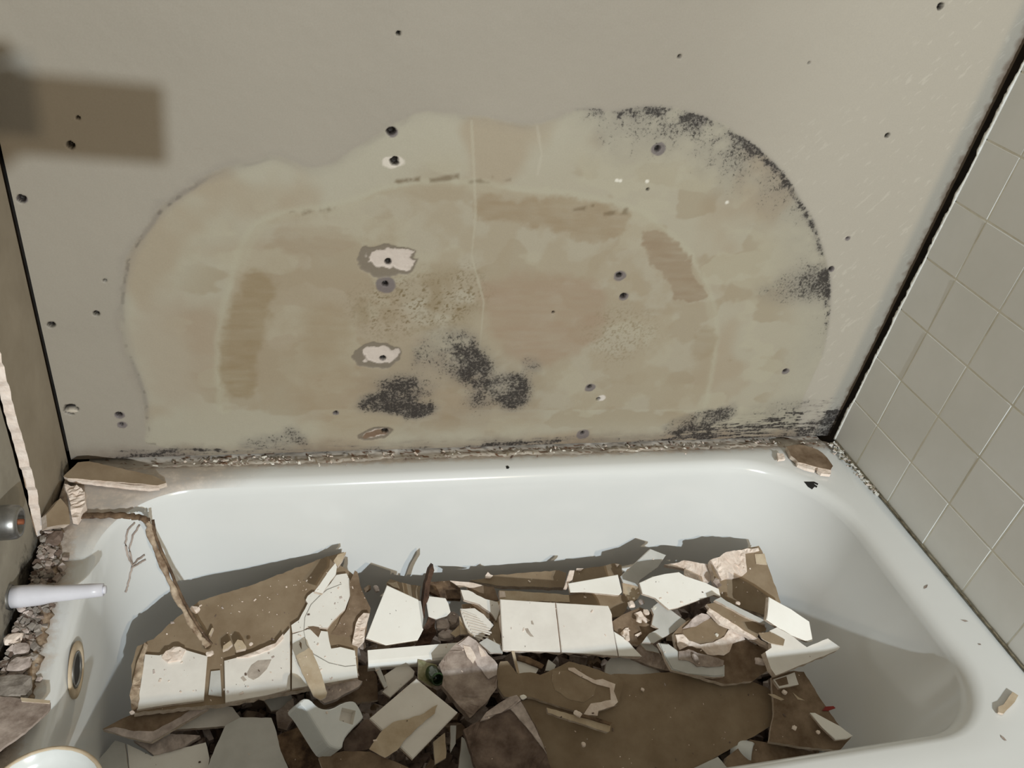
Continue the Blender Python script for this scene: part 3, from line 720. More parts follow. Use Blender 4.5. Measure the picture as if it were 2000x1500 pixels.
# ---- large slab with tiles, lower left
A_board = [(256, 1300), (268, 1262), (300, 1248), (345, 1206), (390, 1173), (445, 1157), (500, 1140), (560, 1116), (620, 1093), (672, 1078), (664, 1104), (690, 1122), (696, 1180), (700, 1326), (570, 1350), (440, 1374), (262, 1392)]
debris('wallboard_slab', 'large brown wallboard slab with white tiles along its lower edge, at left of the heap', 'wallboard', [
    ('backing_board', A_board, 'kraft', B, 0.0, dict(rag=1.2, edge_rag=0.0015)),
    ('tile', [(283, 1277), (311, 1281), (342, 1268), (360, 1268), (388, 1277), (405, 1281), (398, 1367), (321, 1377), (267, 1386), (275, 1337)], 'dusty', 0.006, 0.0062, dict(bev=0.0008)),
    ('glue_strip', [(282, 1255), (289, 1260), (283, 1277), (275, 1337), (269, 1383), (258, 1389), (253, 1358), (260, 1327), (269, 1290)], 'amber', 0.007, 0.0070, dict(rag=1.5, lump=0.0010)),
    ('plaster_lump', [(316, 1283), (324, 1272), (339, 1262), (352, 1264), (363, 1268), (353, 1288), (340, 1290), (328, 1293)], 'plaster', 0.009, 0.0105, dict(rag=1.0, lump=0.0015)),
    ('tile_sliver', [(412, 1311), (430, 1309), (433, 1360), (407, 1357)], 'grey', 0.003, 0.0032, {}),
    ('tile', [(438, 1290), (464, 1284), (504, 1270), (532, 1264), (552, 1243), (566, 1226), (567, 1346), (520, 1358), (440, 1372)], 'dusty', 0.006, 0.0062, dict(bev=0.0008)),
    ('plaster_rim', [(462, 1284), (484, 1278), (500, 1271), (520, 1262), (538, 1256), (553, 1238), (554, 1246), (536, 1264), (508, 1276), (484, 1283)], 'plaster', 0.006, 0.0086, dict(rag=1.2, lump=0.001)),
    ('glaze_chip', [(482, 1316), (491, 1299), (504, 1290), (530, 1288), (521, 1307), (506, 1322), (495, 1328), (485, 1323)], 'chipgrey', 0.001, 0.0066, dict(rag=0.6)),
    ('glaze_chip', [(470, 1324), (475, 1320), (482, 1328), (476, 1331)], 'chipgrey', 0.001, 0.0066, {}),
    ('tile', [(571, 1238), (592, 1233), (601, 1228), (640, 1233), (643, 1252), (646, 1268), (665, 1263), (693, 1270), (696, 1297), (699, 1323), (633, 1335), (602, 1340), (570, 1345)], 'glaze', 0.006, 0.0062, dict(bev=0.0008)),
    ('tile', [(569, 1221), (584, 1211), (590, 1199), (601, 1178), (597, 1172), (601, 1164), (611, 1156), (629, 1158), (645, 1140), (657, 1123), (677, 1120), (683, 1133), (684, 1164), (674, 1190), (650, 1213), (640, 1226), (600, 1225), (592, 1231), (571, 1236)], 'glaze', 0.006, 0.0062, dict(rag=0.6)),
    ('glaze_chip', [(601, 1224), (612, 1223), (623, 1225), (627, 1233), (622, 1245), (615, 1238)], 'kraftd', 0.001, 0.0068, dict(rag=0.5)),
    ('glaze_chip', [(585, 1252), (589, 1256), (589, 1268), (586, 1262)], 'kraftd', 0.001, 0.0068, {}),
    ('pencil_line', [(667, 1141), (639, 1152), (625, 1164), (608, 1181), (596, 1206), (594, 1233), (599, 1259), (613, 1277), (643, 1294), (674, 1301), (695, 1299), (695, 1300.2), (674, 1302.2), (642.5, 1295.2), (612, 1278), (598, 1259.3), (592.9, 1233), (594.9, 1205.6), (607, 1180.2), (624.2, 1163), (638.3, 1151), (667, 1140)], 'pencil', 0.0006, 0.0066, {}),
    ('plaster_core', [(635, 1337), (698, 1326), (708, 1331), (701, 1341), (674, 1355), (650, 1368), (634, 1373), (620, 1360)], 'plasterg', 0.008, -0.004, dict(rag=1.5, lump=0.001)),
], dz=0.058, tx=0.03, ty=0.11, anchor=(480, 1250))
debris('tan_stick', 'flat tan wooden stick lying across the tile with the pencilled circle', 'stick', [
    ('stick', [(578, 1281), (603, 1265), (610, 1271), (625, 1310), (639, 1353), (636, 1362), (626, 1367), (612, 1359), (606, 1346), (590, 1314)], 'tan', 0.003, 0.0, dict(rag=0.8))], dz=0.076, tx=0.03, ty=0.11)
debris('board_offcut', 'tan wallboard corner at the peak of the large brown slab', 'wallboard', [
    ('board', [(660, 1083), (676, 1078), (669, 1094), (660, 1106), (651, 1096)], 'tan', 0.010, 0.0, dict(rag=0.8))], dz=0.092, ty=-0.1)
debris('tile_sliver', 'narrow white tile sliver leaning at the top right of the brown slab', 'tile shard', [
    ('sliver', [(655, 1100), (658, 1107), (656, 1122), (646, 1134), (630, 1159), (614, 1155), (625, 1141), (641, 1117)], 'glaze', T, 0.0, SH)], dz=0.096, tx=0.15)
debris('paper_fragment', 'dirty brown board fragment with a knobbly white plaster ridge', 'wallboard', [
    ('board', [(683, 1136), (693, 1114), (698, 1117), (703, 1141), (712, 1164), (724, 1188), (722, 1199), (710, 1251), (689, 1264), (646, 1268), (643, 1244), (656, 1226), (677, 1190), (684, 1164)], 'kraftd', 0.008, 0.0, dict(rag=1.5)),
    ('plaster_ridge', [(710, 1197), (722, 1199), (714, 1225), (712, 1249), (701, 1261), (688, 1256), (693, 1230), (700, 1207)], 'plaster', 0.010, 0.008, dict(rag=2, lump=0.002))], dz=0.062)
debris('board_scrap', 'brown board scrap half hidden under the tiles right of the tan stick', 'wallboard', [
    ('board', [(699, 1300), (728, 1302), (737, 1329), (738, 1367), (699, 1373), (674, 1370), (632, 1386), (611, 1372), (640, 1340), (698, 1322)], 'kraftd', 0.008, 0.0, dict(rag=1.5))], dz=-0.006)
debris('tile_chunk', 'small grey plaster chunk at the left end of the white trim bar', 'plaster', [
    ('chunk', [(690, 1257), (702, 1263), (715, 1275), (715, 1296), (705, 1289), (697, 1285)], 'plasterg', 0.012, 0.0, dict(rag=1, lump=0.001))], dz=0.012)
# ---- centre left
debris('tile_shard', 'large clean white tile shard with a pointed top, left of the dark splinter', 'tile shard', [
    ('shard', [(756, 1143), (817, 1171), (823, 1222), (827, 1229), (820, 1243), (816, 1250), (754, 1260), (715, 1246), (735, 1195)], 'glaze', T, 0.0, dict(bev=0.0009))], dz=0.056, tx=0.05, ty=-0.14)
debris('board_scrap', 'brown scrap with a torn tan corner behind the pointed white shard', 'wallboard', [
    ('board', [(755, 1138), (762, 1131), (780, 1137), (801, 1142), (822, 1145), (820, 1172), (800, 1185), (756, 1160)], 'kraft', 0.008, 0.0, dict(rag=1.2)),
    ('torn_paper', [(756, 1138), (768, 1138), (775, 1136), (781, 1150), (768, 1146)], 'tan', 0.002, 0.002, dict(rag=0.8))], dz=0.006)
debris('wood_splinter', 'dark brown splinter standing upright against the tub in the heap', 'splinter', [
    ('splinter', [(846, 1102), (848, 1114), (840, 1143), (838, 1168), (832, 1179), (830, 1207), (824, 1207), (826, 1176), (831, 1140), (839, 1112)], 'dark', 0.012, 0.0, dict(rag=1.0, lump=0.001))], dz=0.058, ty=-0.9, tx=0.1)
debris('tile_sliver', 'thin bluish-white sliver tucked under the dark splinter', 'tile shard', [
    ('sliver', [(817, 1173), (822, 1174), (827, 1205), (825, 1225), (819, 1200)], 'grey', 0.004, 0.0, {})], dz=0.052, ty=-0.2)
debris('wood_board', 'brown wooden offcut behind the white tile right of the splinter', 'wood', [
    ('board', [(841, 1136), (879, 1134), (898, 1146), (900, 1170), (870, 1169), (838, 1155)], 'wood', 0.010, 0.0, dict(rag=1.0)),], dz=0.006)
debris('tile_shard', 'white tile shard right of the dark splinter, rounded at its right end', 'tile shard', [
    ('shard', [(838, 1164), (870, 1168), (876, 1179), (880, 1195), (873, 1203), (852, 1209), (837, 1204), (833, 1178)], 'glaze', T, 0.0, dict(bev=0.0009))], dz=0.034, ty=-0.1)
debris('mastic_lump', 'dark brown mastic lump below the dark splinter', 'mastic', [
    ('lump', [(837, 1203), (850, 1210), (849, 1225), (853, 1237), (846, 1246), (840, 1258), (811, 1260), (825, 1233)], 'dark', 0.010, 0.0, dict(rag=1.5, lump=0.002))], dz=0.018, ty=-0.2)
def rock(name, px, py, rx, ry, dz, mk, label, cat, group=None, zabs=None, flat=0.6, rz=0.0):
    p = pile_pt(px, py, dz) if zabs is None else onZ(px, py, zabs)
    sc = np.linalg.norm(p - CAM_C) / CAM_F
    bm = bmesh.new(); bmesh.ops.create_icosphere(bm, subdivisions=2, radius=1.0)
    ph = [random.uniform(0, 6) for _ in range(6)]
    for v in bm.verts:
        d = 1 + 0.22 * math.sin(3 * v.co.x + ph[0]) * math.sin(4 * v.co.y + ph[1]) + 0.15 * math.sin(5 * v.co.z + ph[2]) + random.uniform(-.09, .09)
        c = v.co * d
        v.co = (max(-.8, min(.8, c.x)) * rx * sc * 1.15, max(-.8, min(.8, c.y)) * ry * sc * 1.3, max(-.7, min(.7, c.z)) * min(rx, ry) * sc * flat * 1.4)
    o = link(name, bm_mesh(bm, name), M[mk], None, p); o.rotation_euler = (0, 0, rz)
    return tag(o, label, cat, group)
rock('mortar_stone', 864, 1220, 14, 12, 0.014, 'plaster_grey', 'mauve-grey stone below the round-ended white shard', 'stone')
rock('mortar_stone', 884, 1212, 15, 15, 0.006, 'stone', 'rounded grey mortar stone left of the ribbed tile', 'stone')
rock('mortar_stone', 870, 1241, 15, 9, 0.016, 'plaster_grey', 'pale oval stone above the white trim bar', 'stone')
debris('torn_paper', 'long torn white paper strip on brown board behind the ribbed tile', 'paper', [
    ('paper', [(879, 1134), (900, 1136), (915, 1137), (942, 1143), (926, 1147), (897, 1147)], 'plaster', 0.002, 0.0, dict(rag=1.2))], dz=0.040)
debris('board_scrap', 'brown scrap directly behind the left end of the two-tile slab', 'wallboard', [
    ('board', [(912, 1146), (942, 1143), (964, 1146), (974, 1172), (948, 1172), (915, 1154)], 'kraftd', 0.008, 0.0, dict(rag=1.2))], dz=0.030)
debris('plaster_shard', 'white painted shard slanting above the ribbed tile', 'plaster', [
    ('shard', [(900, 1152), (915, 1153), (948, 1170), (972, 1176), (976, 1190), (969, 1212), (957, 1195), (936, 1180), (906, 1171)], 'dusty', T, 0.0, dict(rag=0.8))], dz=0.044, tx=0.05)
debris('plaster_shard', 'tan plaster slab between the ribbed tile and the two-tile slab', 'plaster', [
    ('shard', [(951, 1174), (976, 1174), (979, 1261), (949, 1246), (966, 1222), (960, 1200)], 'tan', 0.009, 0.0, dict(rag=1.2))], dz=0.030)
ribs = []
for i in range(9):
    t = i / 8.0
    x0 = 899 + 24 * t; y0 = 1190 + 50 * t
    x1 = 934 + 30 * min(1, t * 1.7) - 24 * max(0, t - 0.55); y1 = y0 + (13 if i < 6 else 10)
    ribs.append(('rib', [(x0 + 2, y0 + 1), (x1 - 2, y1), (x1 - 2, y1 + 2.6), (x0 + 2, y0 + 3.6)], 'dusty', 0.0016, 0.0014, {}))
debris('ribbed_tile', 'white tile lying face down with its ribbed back showing', 'tile shard', [
    ('tile_back', [(899, 1189), (927, 1188), (945, 1200), (964, 1221), (936, 1252), (915, 1236), (906, 1215)], 'dusty', T, 0.0, dict(rag=0.5))] + ribs, dz=0.044)
debris('board_scrap', 'thin brown strip between the ribbed tile and the slanting white shard', 'wallboard', [
    ('board', [(902, 1180), (930, 1179), (960, 1203), (971, 1214), (950, 1206), (930, 1190), (904, 1189)], 'kraftd', 0.006, 0.0, dict(rag=1.0))], dz=0.036)
debris('tan_corner', 'folded tan board corner left of the ribbed tile', 'wallboard', [
    ('fold', [(897, 1203), (905, 1212), (916, 1239), (900, 1239), (898, 1221)], 'tan', 0.005, 0.0, dict(rag=0.8)),
    ('fold', [(898, 1219), (900, 1238), (890, 1244), (880, 1237)], 'tan', 0.005, -0.004, dict(rag=0.8))], dz=0.034)
# ---- boards along the back
debris('wallboard_strip', 'long brown wallboard strip against the tub behind the two-tile slab', 'wallboard', [
    ('board', [(918, 1133), (950, 1129), (961, 1124), (1020, 1119), (1092, 1114), (1106, 1119), (1102, 1148), (977, 1144), (940, 1138)], 'kraft', B, 0.0, dict(rag=1.0, edge_rag=0.001)),
    ('torn_plaster', [(948, 1124), (953, 1117), (958, 1122), (963, 1124), (958, 1129), (949, 1129)], 'plaster', 0.004, 0.003, dict(rag=1.0))], dz=0.018)
debris('wallboard_strip', 'brown wallboard strip behind the white tile trapezoid', 'wallboard', [
    ('board', [(1124, 1113), (1140, 1111), (1204, 1100), (1214, 1104), (1216, 1124), (1150, 1140), (1119, 1138), (1118, 1124)], 'kraft', B, 0.0, dict(rag=1.0)),
    ('torn_plaster', [(1126, 1110), (1140, 1110), (1134, 1115), (1126, 1114)], 'plaster', 0.003, 0.003, dict(rag=0.8)),
    ('torn_plaster', [(1202, 1101), (1210, 1102), (1206, 1107)], 'plaster', 0.003, 0.003, {})], dz=0.020)
debris('plaster_stick', 'short pinkish plaster stick standing between two brown strips', 'plaster', [
    ('stick', [(1113, 1114), (1122, 1114), (1118, 1132), (1111, 1138), (1107, 1150), (1102, 1148), (1108, 1130)], 'plaster', 0.006, 0.0, dict(rag=0.5))], dz=0.046, tx=0.1)
debris('tile_shard', 'clean white tile trapezoid behind the two-tile slab', 'tile shard', [
    ('shard', [(1110, 1139), (1207, 1122), (1215, 1156), (1209, 1162), (1142, 1156), (1114, 1157)], 'glaze', T, 0.0, dict(bev=0.0009))], dz=0.047, ty=-0.04)
debris('wallboard_edge', 'brown and buff wallboard lying under the rear edge of the two-tile slab', 'wallboard', [
    ('board', [(975, 1153), (1004, 1154), (1111, 1162), (1145, 1157), (1212, 1162), (1228, 1166), (1226, 1183), (1215, 1202), (1196, 1206), (1186, 1186), (977, 1176)], 'kraft', B, 0.0, dict(rag=1.0)),
    ('buff_facing', [(975, 1153), (1004, 1154), (1111, 1162), (1113, 1176), (977, 1172)], 'tan', 0.002, 0.002, dict(rag=0.8)),
    ('plaster_corner', [(976, 1154), (986, 1155), (988, 1166), (976, 1167)], 'plaster', 0.003, 0.0035, dict(rag=1))], dz=0.036)
debris('tile_slab', 'slab of two whole white tiles and a cut one, at the middle of the heap', 'tile slab', [
    ('plaster_backing', [(977, 1171), (1188, 1184), (1195, 1200), (1197, 1232), (1222, 1248), (1253, 1282), (1208, 1280), (1096, 1272), (983, 1269)], 'plaster', 0.012, -0.0055, dict(rag=0.8, edge_rag=0.003)),
    ('tile', [(977, 1170), (1084, 1177), (1095, 1273), (982, 1270)], 'dusty', 0.006, 0.0, dict(bev=0.0009)),
    ('tile', [(1086, 1177), (1188, 1183), (1194, 1196), (1196, 1220), (1207, 1281), (1097, 1273)], 'dusty', 0.006, 0.0, dict(bev=0.0009)),
    ('tile', [(1199, 1233), (1220, 1246), (1254, 1282), (1209, 1281)], 'glaze', 0.006, 0.0, dict(bev=0.0009)),
    ('grey_scuff', [(1025, 1228), (1031, 1227), (1036, 1236), (1043, 1244), (1036, 1243), (1029, 1236)], 'chipgrey', 0.0006, 0.0004, dict(rag=0.4)),
    ('grey_scuff', [(1037, 1213), (1040, 1212), (1043, 1220), (1038, 1219)], 'chipgrey', 0.0006, 0.0004, {})], dz=0.060, ty=-0.06)
# ---- right half
debris('tile_strip', 'grey-white tile strip leaning up against the back of the tub', 'tile shard', [
    ('strip', [(1270, 1072), (1301, 1084), (1285, 1108), (1248, 1133), (1246, 1145), (1217, 1138), (1212, 1126)], 'grey', T, 0.0, dict(bev=0.0009))], dz=0.050, ty=-0.35, tx=-0.1)
debris('plaster_scrap', 'buff plaster scrap right of the white tile trapezoid', 'plaster', [
    ('scrap', [(1215, 1137), (1246, 1145), (1252, 1158), (1246, 1169), (1232, 1178), (1217, 1160)], 'tan', 0.006, 0.0, dict(rag=1.4))], dz=0.028)
debris('tile_shard', 'broad clean white tile shard with a blunt point, right of centre', 'tile shard', [
    ('shard', [(1249, 1138), (1275, 1126), (1299, 1121), (1326, 1117), (1338, 1126), (1377, 1138), (1404, 1150), (1408, 1166), (1394, 1161), (1353, 1176), (1326, 1186), (1307, 1190), (1285, 1172), (1280, 1167), (1255, 1159)], 'glaze', T, 0.0, dict(bev=0.0008))], dz=0.086, ty=-0.12)
debris('plaster_slab', 'ragged pinkish-white plaster slab behind the blunt white shard', 'plaster', [
    ('slab', [(1297, 1103), (1326, 1098), (1336, 1094), (1362, 1099), (1392, 1104), (1399, 1125), (1384, 1138), (1336, 1127), (1343, 1118), (1336, 1111), (1312, 1106)], 'plaster', 0.009, 0.0, dict(rag=1.8, lump=0.0012, edge_rag=0.002))], dz=0.056)
debris('wallboard_piece', 'tall brown wallboard piece with a torn plaster top, at the right rear', 'wallboard', [
    ('board', [(1387, 1094), (1421, 1085), (1436, 1076), (1482, 1066), (1489, 1077), (1508, 1127), (1525, 1177), (1500, 1203), (1455, 1190), (1411, 1170), (1400, 1150)], 'kraft', B, 0.0, dict(rag=0.9, edge_rag=0.001)),
    ('torn_plaster', [(1387, 1094), (1405, 1088), (1421, 1077), (1438, 1075), (1482, 1069), (1484, 1075), (1445, 1082), (1435, 1101), (1460, 1116), (1442, 1128), (1409, 1133), (1401, 1118), (1394, 1103)], 'plaster', 0.005, 0.0045, dict(rag=2.0, lump=0.0022)),
    ('paper_bit', [(1474, 1082), (1493, 1081), (1498, 1103), (1477, 1101)], 'tan', 0.0015, 0.0015, dict(rag=0.8)),
    ('curled_paper', [(1393, 1136), (1398, 1128), (1404, 1132), (1410, 1143), (1402, 1147)], 'stone', 0.006, 0.008, dict(rag=1.5, lump=0.002))], dz=0.064, ty=-0.10)
debris('tile_shard', 'upright white tile piece at the right end of the heap', 'tile shard', [
    ('shard', [(1502, 1166), (1545, 1190), (1581, 1214), (1588, 1252), (1580, 1254), (1539, 1238), (1497, 1210), (1499, 1201)], 'glaze', 0.009, 0.0, dict(bev=0.001))], dz=0.108, ty=-0.40)
debris('wallboard_shard', 'pale grey board shard with a broken plaster edge reaching toward the tub end', 'wallboard', [
    ('board', [(1503, 1232), (1518, 1225), (1542, 1239), (1576, 1264), (1617, 1247), (1641, 1264), (1636, 1270), (1515, 1319), (1506, 1306), (1495, 1273), (1507, 1265)], 'dusty', 0.013, 0.0, dict(rag=0.7, edge_rag=0.002)),
    ('brown_tape', [(1482, 1236), (1504, 1234), (1533, 1249), (1530, 1261), (1505, 1256), (1488, 1247)], 'kraft', 0.002, 0.003, dict(rag=0.6))], dz=0.098, ty=-0.02)
debris('board_strip', 'long narrow brown board strip with a split white plaster edge', 'wallboard', [
    ('board', [(1380, 1180), (1396, 1177), (1446, 1198), (1491, 1217), (1497, 1231), (1482, 1236), (1479, 1247), (1430, 1216), (1386, 1188)], 'kraft', 0.009, 0.0, dict(rag=0.8)),
    ('plaster_edge', [(1383, 1193), (1386, 1186), (1430, 1214), (1482, 1247), (1509, 1264), (1504, 1267), (1452, 1238), (1407, 1217)], 'plaster', 0.008, -0.001, dict(rag=1.0, lump=0.001))], dz=0.086)
debris('tile_sliver', 'grey-white sliver running along the narrow brown strip', 'tile shard', [
    ('sliver', [(1408, 1166), (1419, 1174), (1470, 1200), (1491, 1210), (1495, 1220), (1485, 1217), (1446, 1199), (1410, 1179), (1396, 1172)], 'grey', 0.008, 0.0, dict(rag=0.6))], dz=0.094)
debris('tile_shard', 'grey-white tile fragment beside crumbs, right of the two-tile slab', 'tile shard', [
    ('shard', [(1272, 1188), (1285, 1177), (1306, 1189), (1340, 1213), (1316, 1234), (1277, 1256), (1255, 1254), (1268, 1237), (1287, 1228), (1273, 1220), (1277, 1200)], 'grey', T, 0.0, dict(rag=0.6))], dz=0.060)
debris('board_scrap', 'crumb-covered brown scrap right of the two-tile slab', 'wallboard', [
    ('board', [(1226, 1196), (1250, 1186), (1272, 1196), (1290, 1228), (1270, 1244), (1246, 1260), (1218, 1246), (1200, 1230), (1197, 1213)], 'kraftd', 0.009, 0.0, dict(rag=1.6)),
    ('plaster_patch', [(1238, 1198), (1252, 1193), (1258, 1204), (1270, 1212), (1262, 1216), (1246, 1206)], 'plaster', 0.003, 0.0025, dict(rag=1.6, lump=0.001)),
    ('plaster_patch', [(1212, 1236), (1222, 1226), (1228, 1226), (1224, 1240), (1230, 1250), (1222, 1248)], 'plaster', 0.003, 0.0025, dict(rag=1.2, lump=0.001)),
    ('plaster_patch', [(1240, 1240), (1252, 1234), (1254, 1238), (1243, 1245)], 'plaster', 0.003, 0.003, dict(rag=0.6))], dz=0.046)
debris('rosette_board', 'brown board with an oval bare patch ringed by torn plaster', 'wallboard', [
    ('board', [(1316, 1236), (1340, 1214), (1370, 1197), (1391, 1203), (1423, 1230), (1455, 1249), (1500, 1272), (1506, 1305), (1470, 1330), (1415, 1336), (1335, 1312), (1325, 1285)], 'kraftd', 0.010, 0.0, dict(rag=1.0)),
    ('torn_plaster', [(1319, 1240), (1334, 1239), (1346, 1251), (1368, 1259), (1394, 1254), (1414, 1244), (1423, 1230), (1445, 1234), (1455, 1249), (1431, 1257), (1425, 1273), (1414, 1280), (1382, 1278), (1370, 1266), (1343, 1262), (1328, 1269)], 'plaster', 0.003, 0.0025, dict(rag=1.8, lump=0.001)),
    ('torn_plaster', [(1334, 1227), (1351, 1210), (1370, 1198), (1391, 1203), (1376, 1213), (1360, 1223)], 'plasterg', 0.003, 0.0025, dict(rag=1.6, lump=0.001)),
    ('bare_paper', [(1333, 1231), (1360, 1222), (1391, 1206), (1411, 1218), (1422, 1230), (1414, 1243), (1394, 1253), (1368, 1258), (1346, 1250), (1335, 1239)], 'kraft', 0.001, 0.0010, dict(rag=0.5))], dz=0.060)
debris('bullnose_tile', 'blue-grey bullnose tile piece with a mortar patch, below the oval brown patch', 'tile shard', [
    ('tile', [(1286, 1255), (1306, 1257), (1324, 1270), (1340, 1288), (1416, 1298), (1416, 1320), (1396, 1322), (1342, 1315), (1313, 1308), (1302, 1289), (1295, 1271)], 'grey', 0.010, 0.0, dict(bev=0.002)),
    ('mortar', [(1326, 1272), (1345, 1268), (1390, 1282), (1414, 1290), (1413, 1300), (1362, 1302), (1344, 1290), (1326, 1288)], 'stone', 0.003, 0.0025, dict(rag=1.6, lump=0.0008))], dz=0.074, ty=-0.06)
debris('mortar_piece', 'brown mortar piece with a bluish glazed top, right of the cut tile', 'mortar', [
    ('piece', [(1248, 1257), (1265, 1250), (1286, 1268), (1295, 1284), (1310, 1311), (1281, 1304), (1234, 1286)], 'stone', 0.010, 0.0, dict(rag=1.2, lump=0.001)),
    ('glaze', [(1250, 1257), (1265, 1251), (1284, 1267), (1288, 1276), (1262, 1270)], 'grey', 0.003, 0.0025, dict(rag=1.0))], dz=0.030)
debris('flat_tile', 'flat grey tile in shade under the right end of the two-tile slab', 'tile shard', [
    ('tile', [(1194, 1284), (1232, 1284), (1281, 1306), (1297, 1318), (1243, 1325), (1180, 1322), (1184, 1295)], 'grey', T, 0.0, dict(rag=0.4))], dz=0.020)
debris('wallboard_sheet', 'big plain brown wallboard sheet in the shaded front right of the heap', 'wallboard', [
    ('sheet', [(1010, 1372), (1100, 1345), (1200, 1316), (1243, 1317), (1306, 1313), (1333, 1315), (1378, 1324), (1432, 1325), (1461, 1328), (1499, 1343), (1522, 1364), (1538, 1386), (1526, 1405), (1470, 1439), (1400, 1477), (1345, 1512), (1290, 1540), (1050, 1540)], 'kraft', B, 0.0, dict(rag=0.6, edge_rag=0.001))], dz=0.022, anchor=(1300, 1400))
debris('torn_board', 'peeled brown board with a wavy white paper band, over the big brown sheet', 'wallboard', [
    ('board', [(977, 1292), (991, 1291), (1010, 1316), (1036, 1313), (1055, 1318), (1078, 1308), (1111, 1292), (1169, 1308), (1209, 1324), (1217, 1334), (1210, 1366), (1206, 1376), (1169, 1388), (1167, 1398), (1124, 1388), (1039, 1362), (985, 1361), (972, 1340), (970, 1310)], 'kraft', 0.009, 0.0, dict(rag=1.0)),
    ('paper_band', [(1110, 1304), (1122, 1304), (1146, 1320), (1162, 1328), (1177, 1326), (1202, 1336), (1199, 1350), (1207, 1371), (1199, 1379), (1169, 1388), (1167, 1398), (1140, 1395), (1154, 1374), (1193, 1367), (1191, 1343), (1167, 1337), (1137, 1323), (1110, 1308)], 'plaster', 0.0018, 0.0018, dict(rag=0.8)),
    ('peeled_layer', [(1080, 1310), (1110, 1310), (1137, 1325), (1165, 1340), (1160, 1358), (1140, 1372), (1112, 1366), (1085, 1348), (1078, 1330)], 'kraftl', 0.001, 0.0010, dict(rag=1.0))], dz=0.048, ty=-0.02)
debris('white_chip', 'white tile chip under the front edge of the two-tile slab', 'tile shard', [
    ('chip', [(1008, 1288), (1040, 1294), (1052, 1306), (1042, 1323), (1012, 1318)], 'glaze', T, 0.0, SH)], dz=0.036)
debris('wood_scrap', 'reddish-brown wood scrap beneath the front edge of the two-tile slab', 'wood', [
    ('scrap', [(1012, 1280), (1033, 1283), (1063, 1299), (1058, 1306), (1036, 1297), (1010, 1288)], 'wood', 0.005, 0.0, dict(rag=1))], dz=0.044)
debris('thin_stick', 'thin pale stick poking down from the left end of the two-tile slab', 'stick', [
    ('stick', [(999, 1272), (1005, 1272), (1015, 1317), (1010, 1314)], 'tan', 0.003, 0.0, {})], dz=0.050)
debris('tile_chip', 'small grey tile chip beside the peeled brown board', 'tile shard', [
    ('chip', [(1071, 1288), (1086, 1299), (1081, 1310), (1065, 1310)], 'grey', T, 0.0, SH)], dz=0.038)
debris('wood_lath', 'split wooden lath lying on the big brown sheet', 'wood', [
    ('lath', [(1068, 1382), (1193, 1417), (1191, 1428), (1186, 1430), (1070, 1392)], 'tan', 0.007, 0.0, dict(rag=0.7)),
    ('split', [(1124, 1390), (1196, 1411), (1192, 1416), (1126, 1397)], 'wood', 0.005, 0.003, dict(rag=0.6))], dz=0.046)
debris('dirty_slab', 'dirty dark mortar slab with a rolled paper edge at the front of the heap', 'mortar', [
    ('slab', [(905, 1425), (940, 1405), (975, 1378), (1015, 1364), (1045, 1415), (1068, 1472), (1085, 1530), (940, 1535), (915, 1455)], 'stoned', 0.014, 0.0, dict(rag=1.0, lump=0.0012)),
    ('rolled_paper', [(938, 1407), (950, 1390), (975, 1373), (995, 1360), (1010, 1356), (1018, 1366), (1000, 1382), (978, 1388), (955, 1402)], 'plasterg', 0.012, 0.008, dict(bev=0.003)),
    ('paper_flap', [(996, 1384), (1017, 1370), (1045, 1420), (1068, 1472), (1040, 1434)], 'plasterg', 0.003, 0.003, dict(rag=0.8))], dz=0.060, tx=-0.05)
debris('mortar_slab', 'mauve-grey mortar slab smeared with white plaster, left of the two-tile slab', 'mortar', [
    ('slab', [(891, 1257), (915, 1242), (930, 1251), (972, 1298), (970, 1344), (948, 1374), (918, 1402), (863, 1339), (866, 1321), (857, 1298), (868, 1282)], 'stone', 0.016, 0.0, dict(rag=1.0, lump=0.0012, edge_rag=0.002)),
    ('pale_band', [(915, 1242), (930, 1251), (972, 1298), (970, 1318), (954, 1326), (932, 1299), (915, 1270), (895, 1258)], 'plasterg', 0.003, 0.0022, dict(rag=1.2)),
    ('plaster_smear', [(904, 1260), (918, 1263), (930, 1284), (924, 1296), (912, 1282)], 'plaster', 0.002, 0.0036, dict(rag=1.4)),
    ('plaster_smear', [(934, 1260), (944, 1270), (950, 1280), (940, 1282), (936, 1272)], 'plaster', 0.002, 0.0036, dict(rag=1.2))], dz=0.064, tx=0.02)
# trim bar: two glazed faces with a rounded nose
def trim_bar():
    p0, n = plane(800, 1275, 0.048, 0.0, -0.05)
    a = hit(718, 1270, n, n @ p0); c = hit(893, 1255, n, n @ p0)
    ax = (c - a) / np.linalg.norm(c - a); sd_ = np.cross(n, ax)
    if sd_[1] > 0: sd_ = -sd_                      # towards the front of the tub
    prof = [(0, 0), (0.016, 0.0), (0.021, -0.001), (0.0245, -0.004), (0.026, -0.009), (0.026, -0.022), (0.018, -0.022), (0.018, -0.010), (0.0, -0.010)]
    bm = bmesh.new(); rings = []
    for q in (a, c):
        rings.append([bm.verts.new(sd_ * u + n * v + (q - a)) for u, v in prof])
    k = len(prof)
    for i in range(k):
        bm.faces.new([rings[0][i], rings[0][(i + 1) % k], rings[1][(i + 1) % k], rings[1][i]])
    bm.faces.new(rings[0][::-1]); bm.faces.new(rings[1]); bmesh.ops.recalc_face_normals(bm, faces=list(bm.faces))
    return tag(link('trim_bar', bm_mesh(bm, 'trim_bar'), M['glaze'], None, a), 'long white ceramic trim bar lying across the middle left of the heap', 'trim tile')
trim_bar()
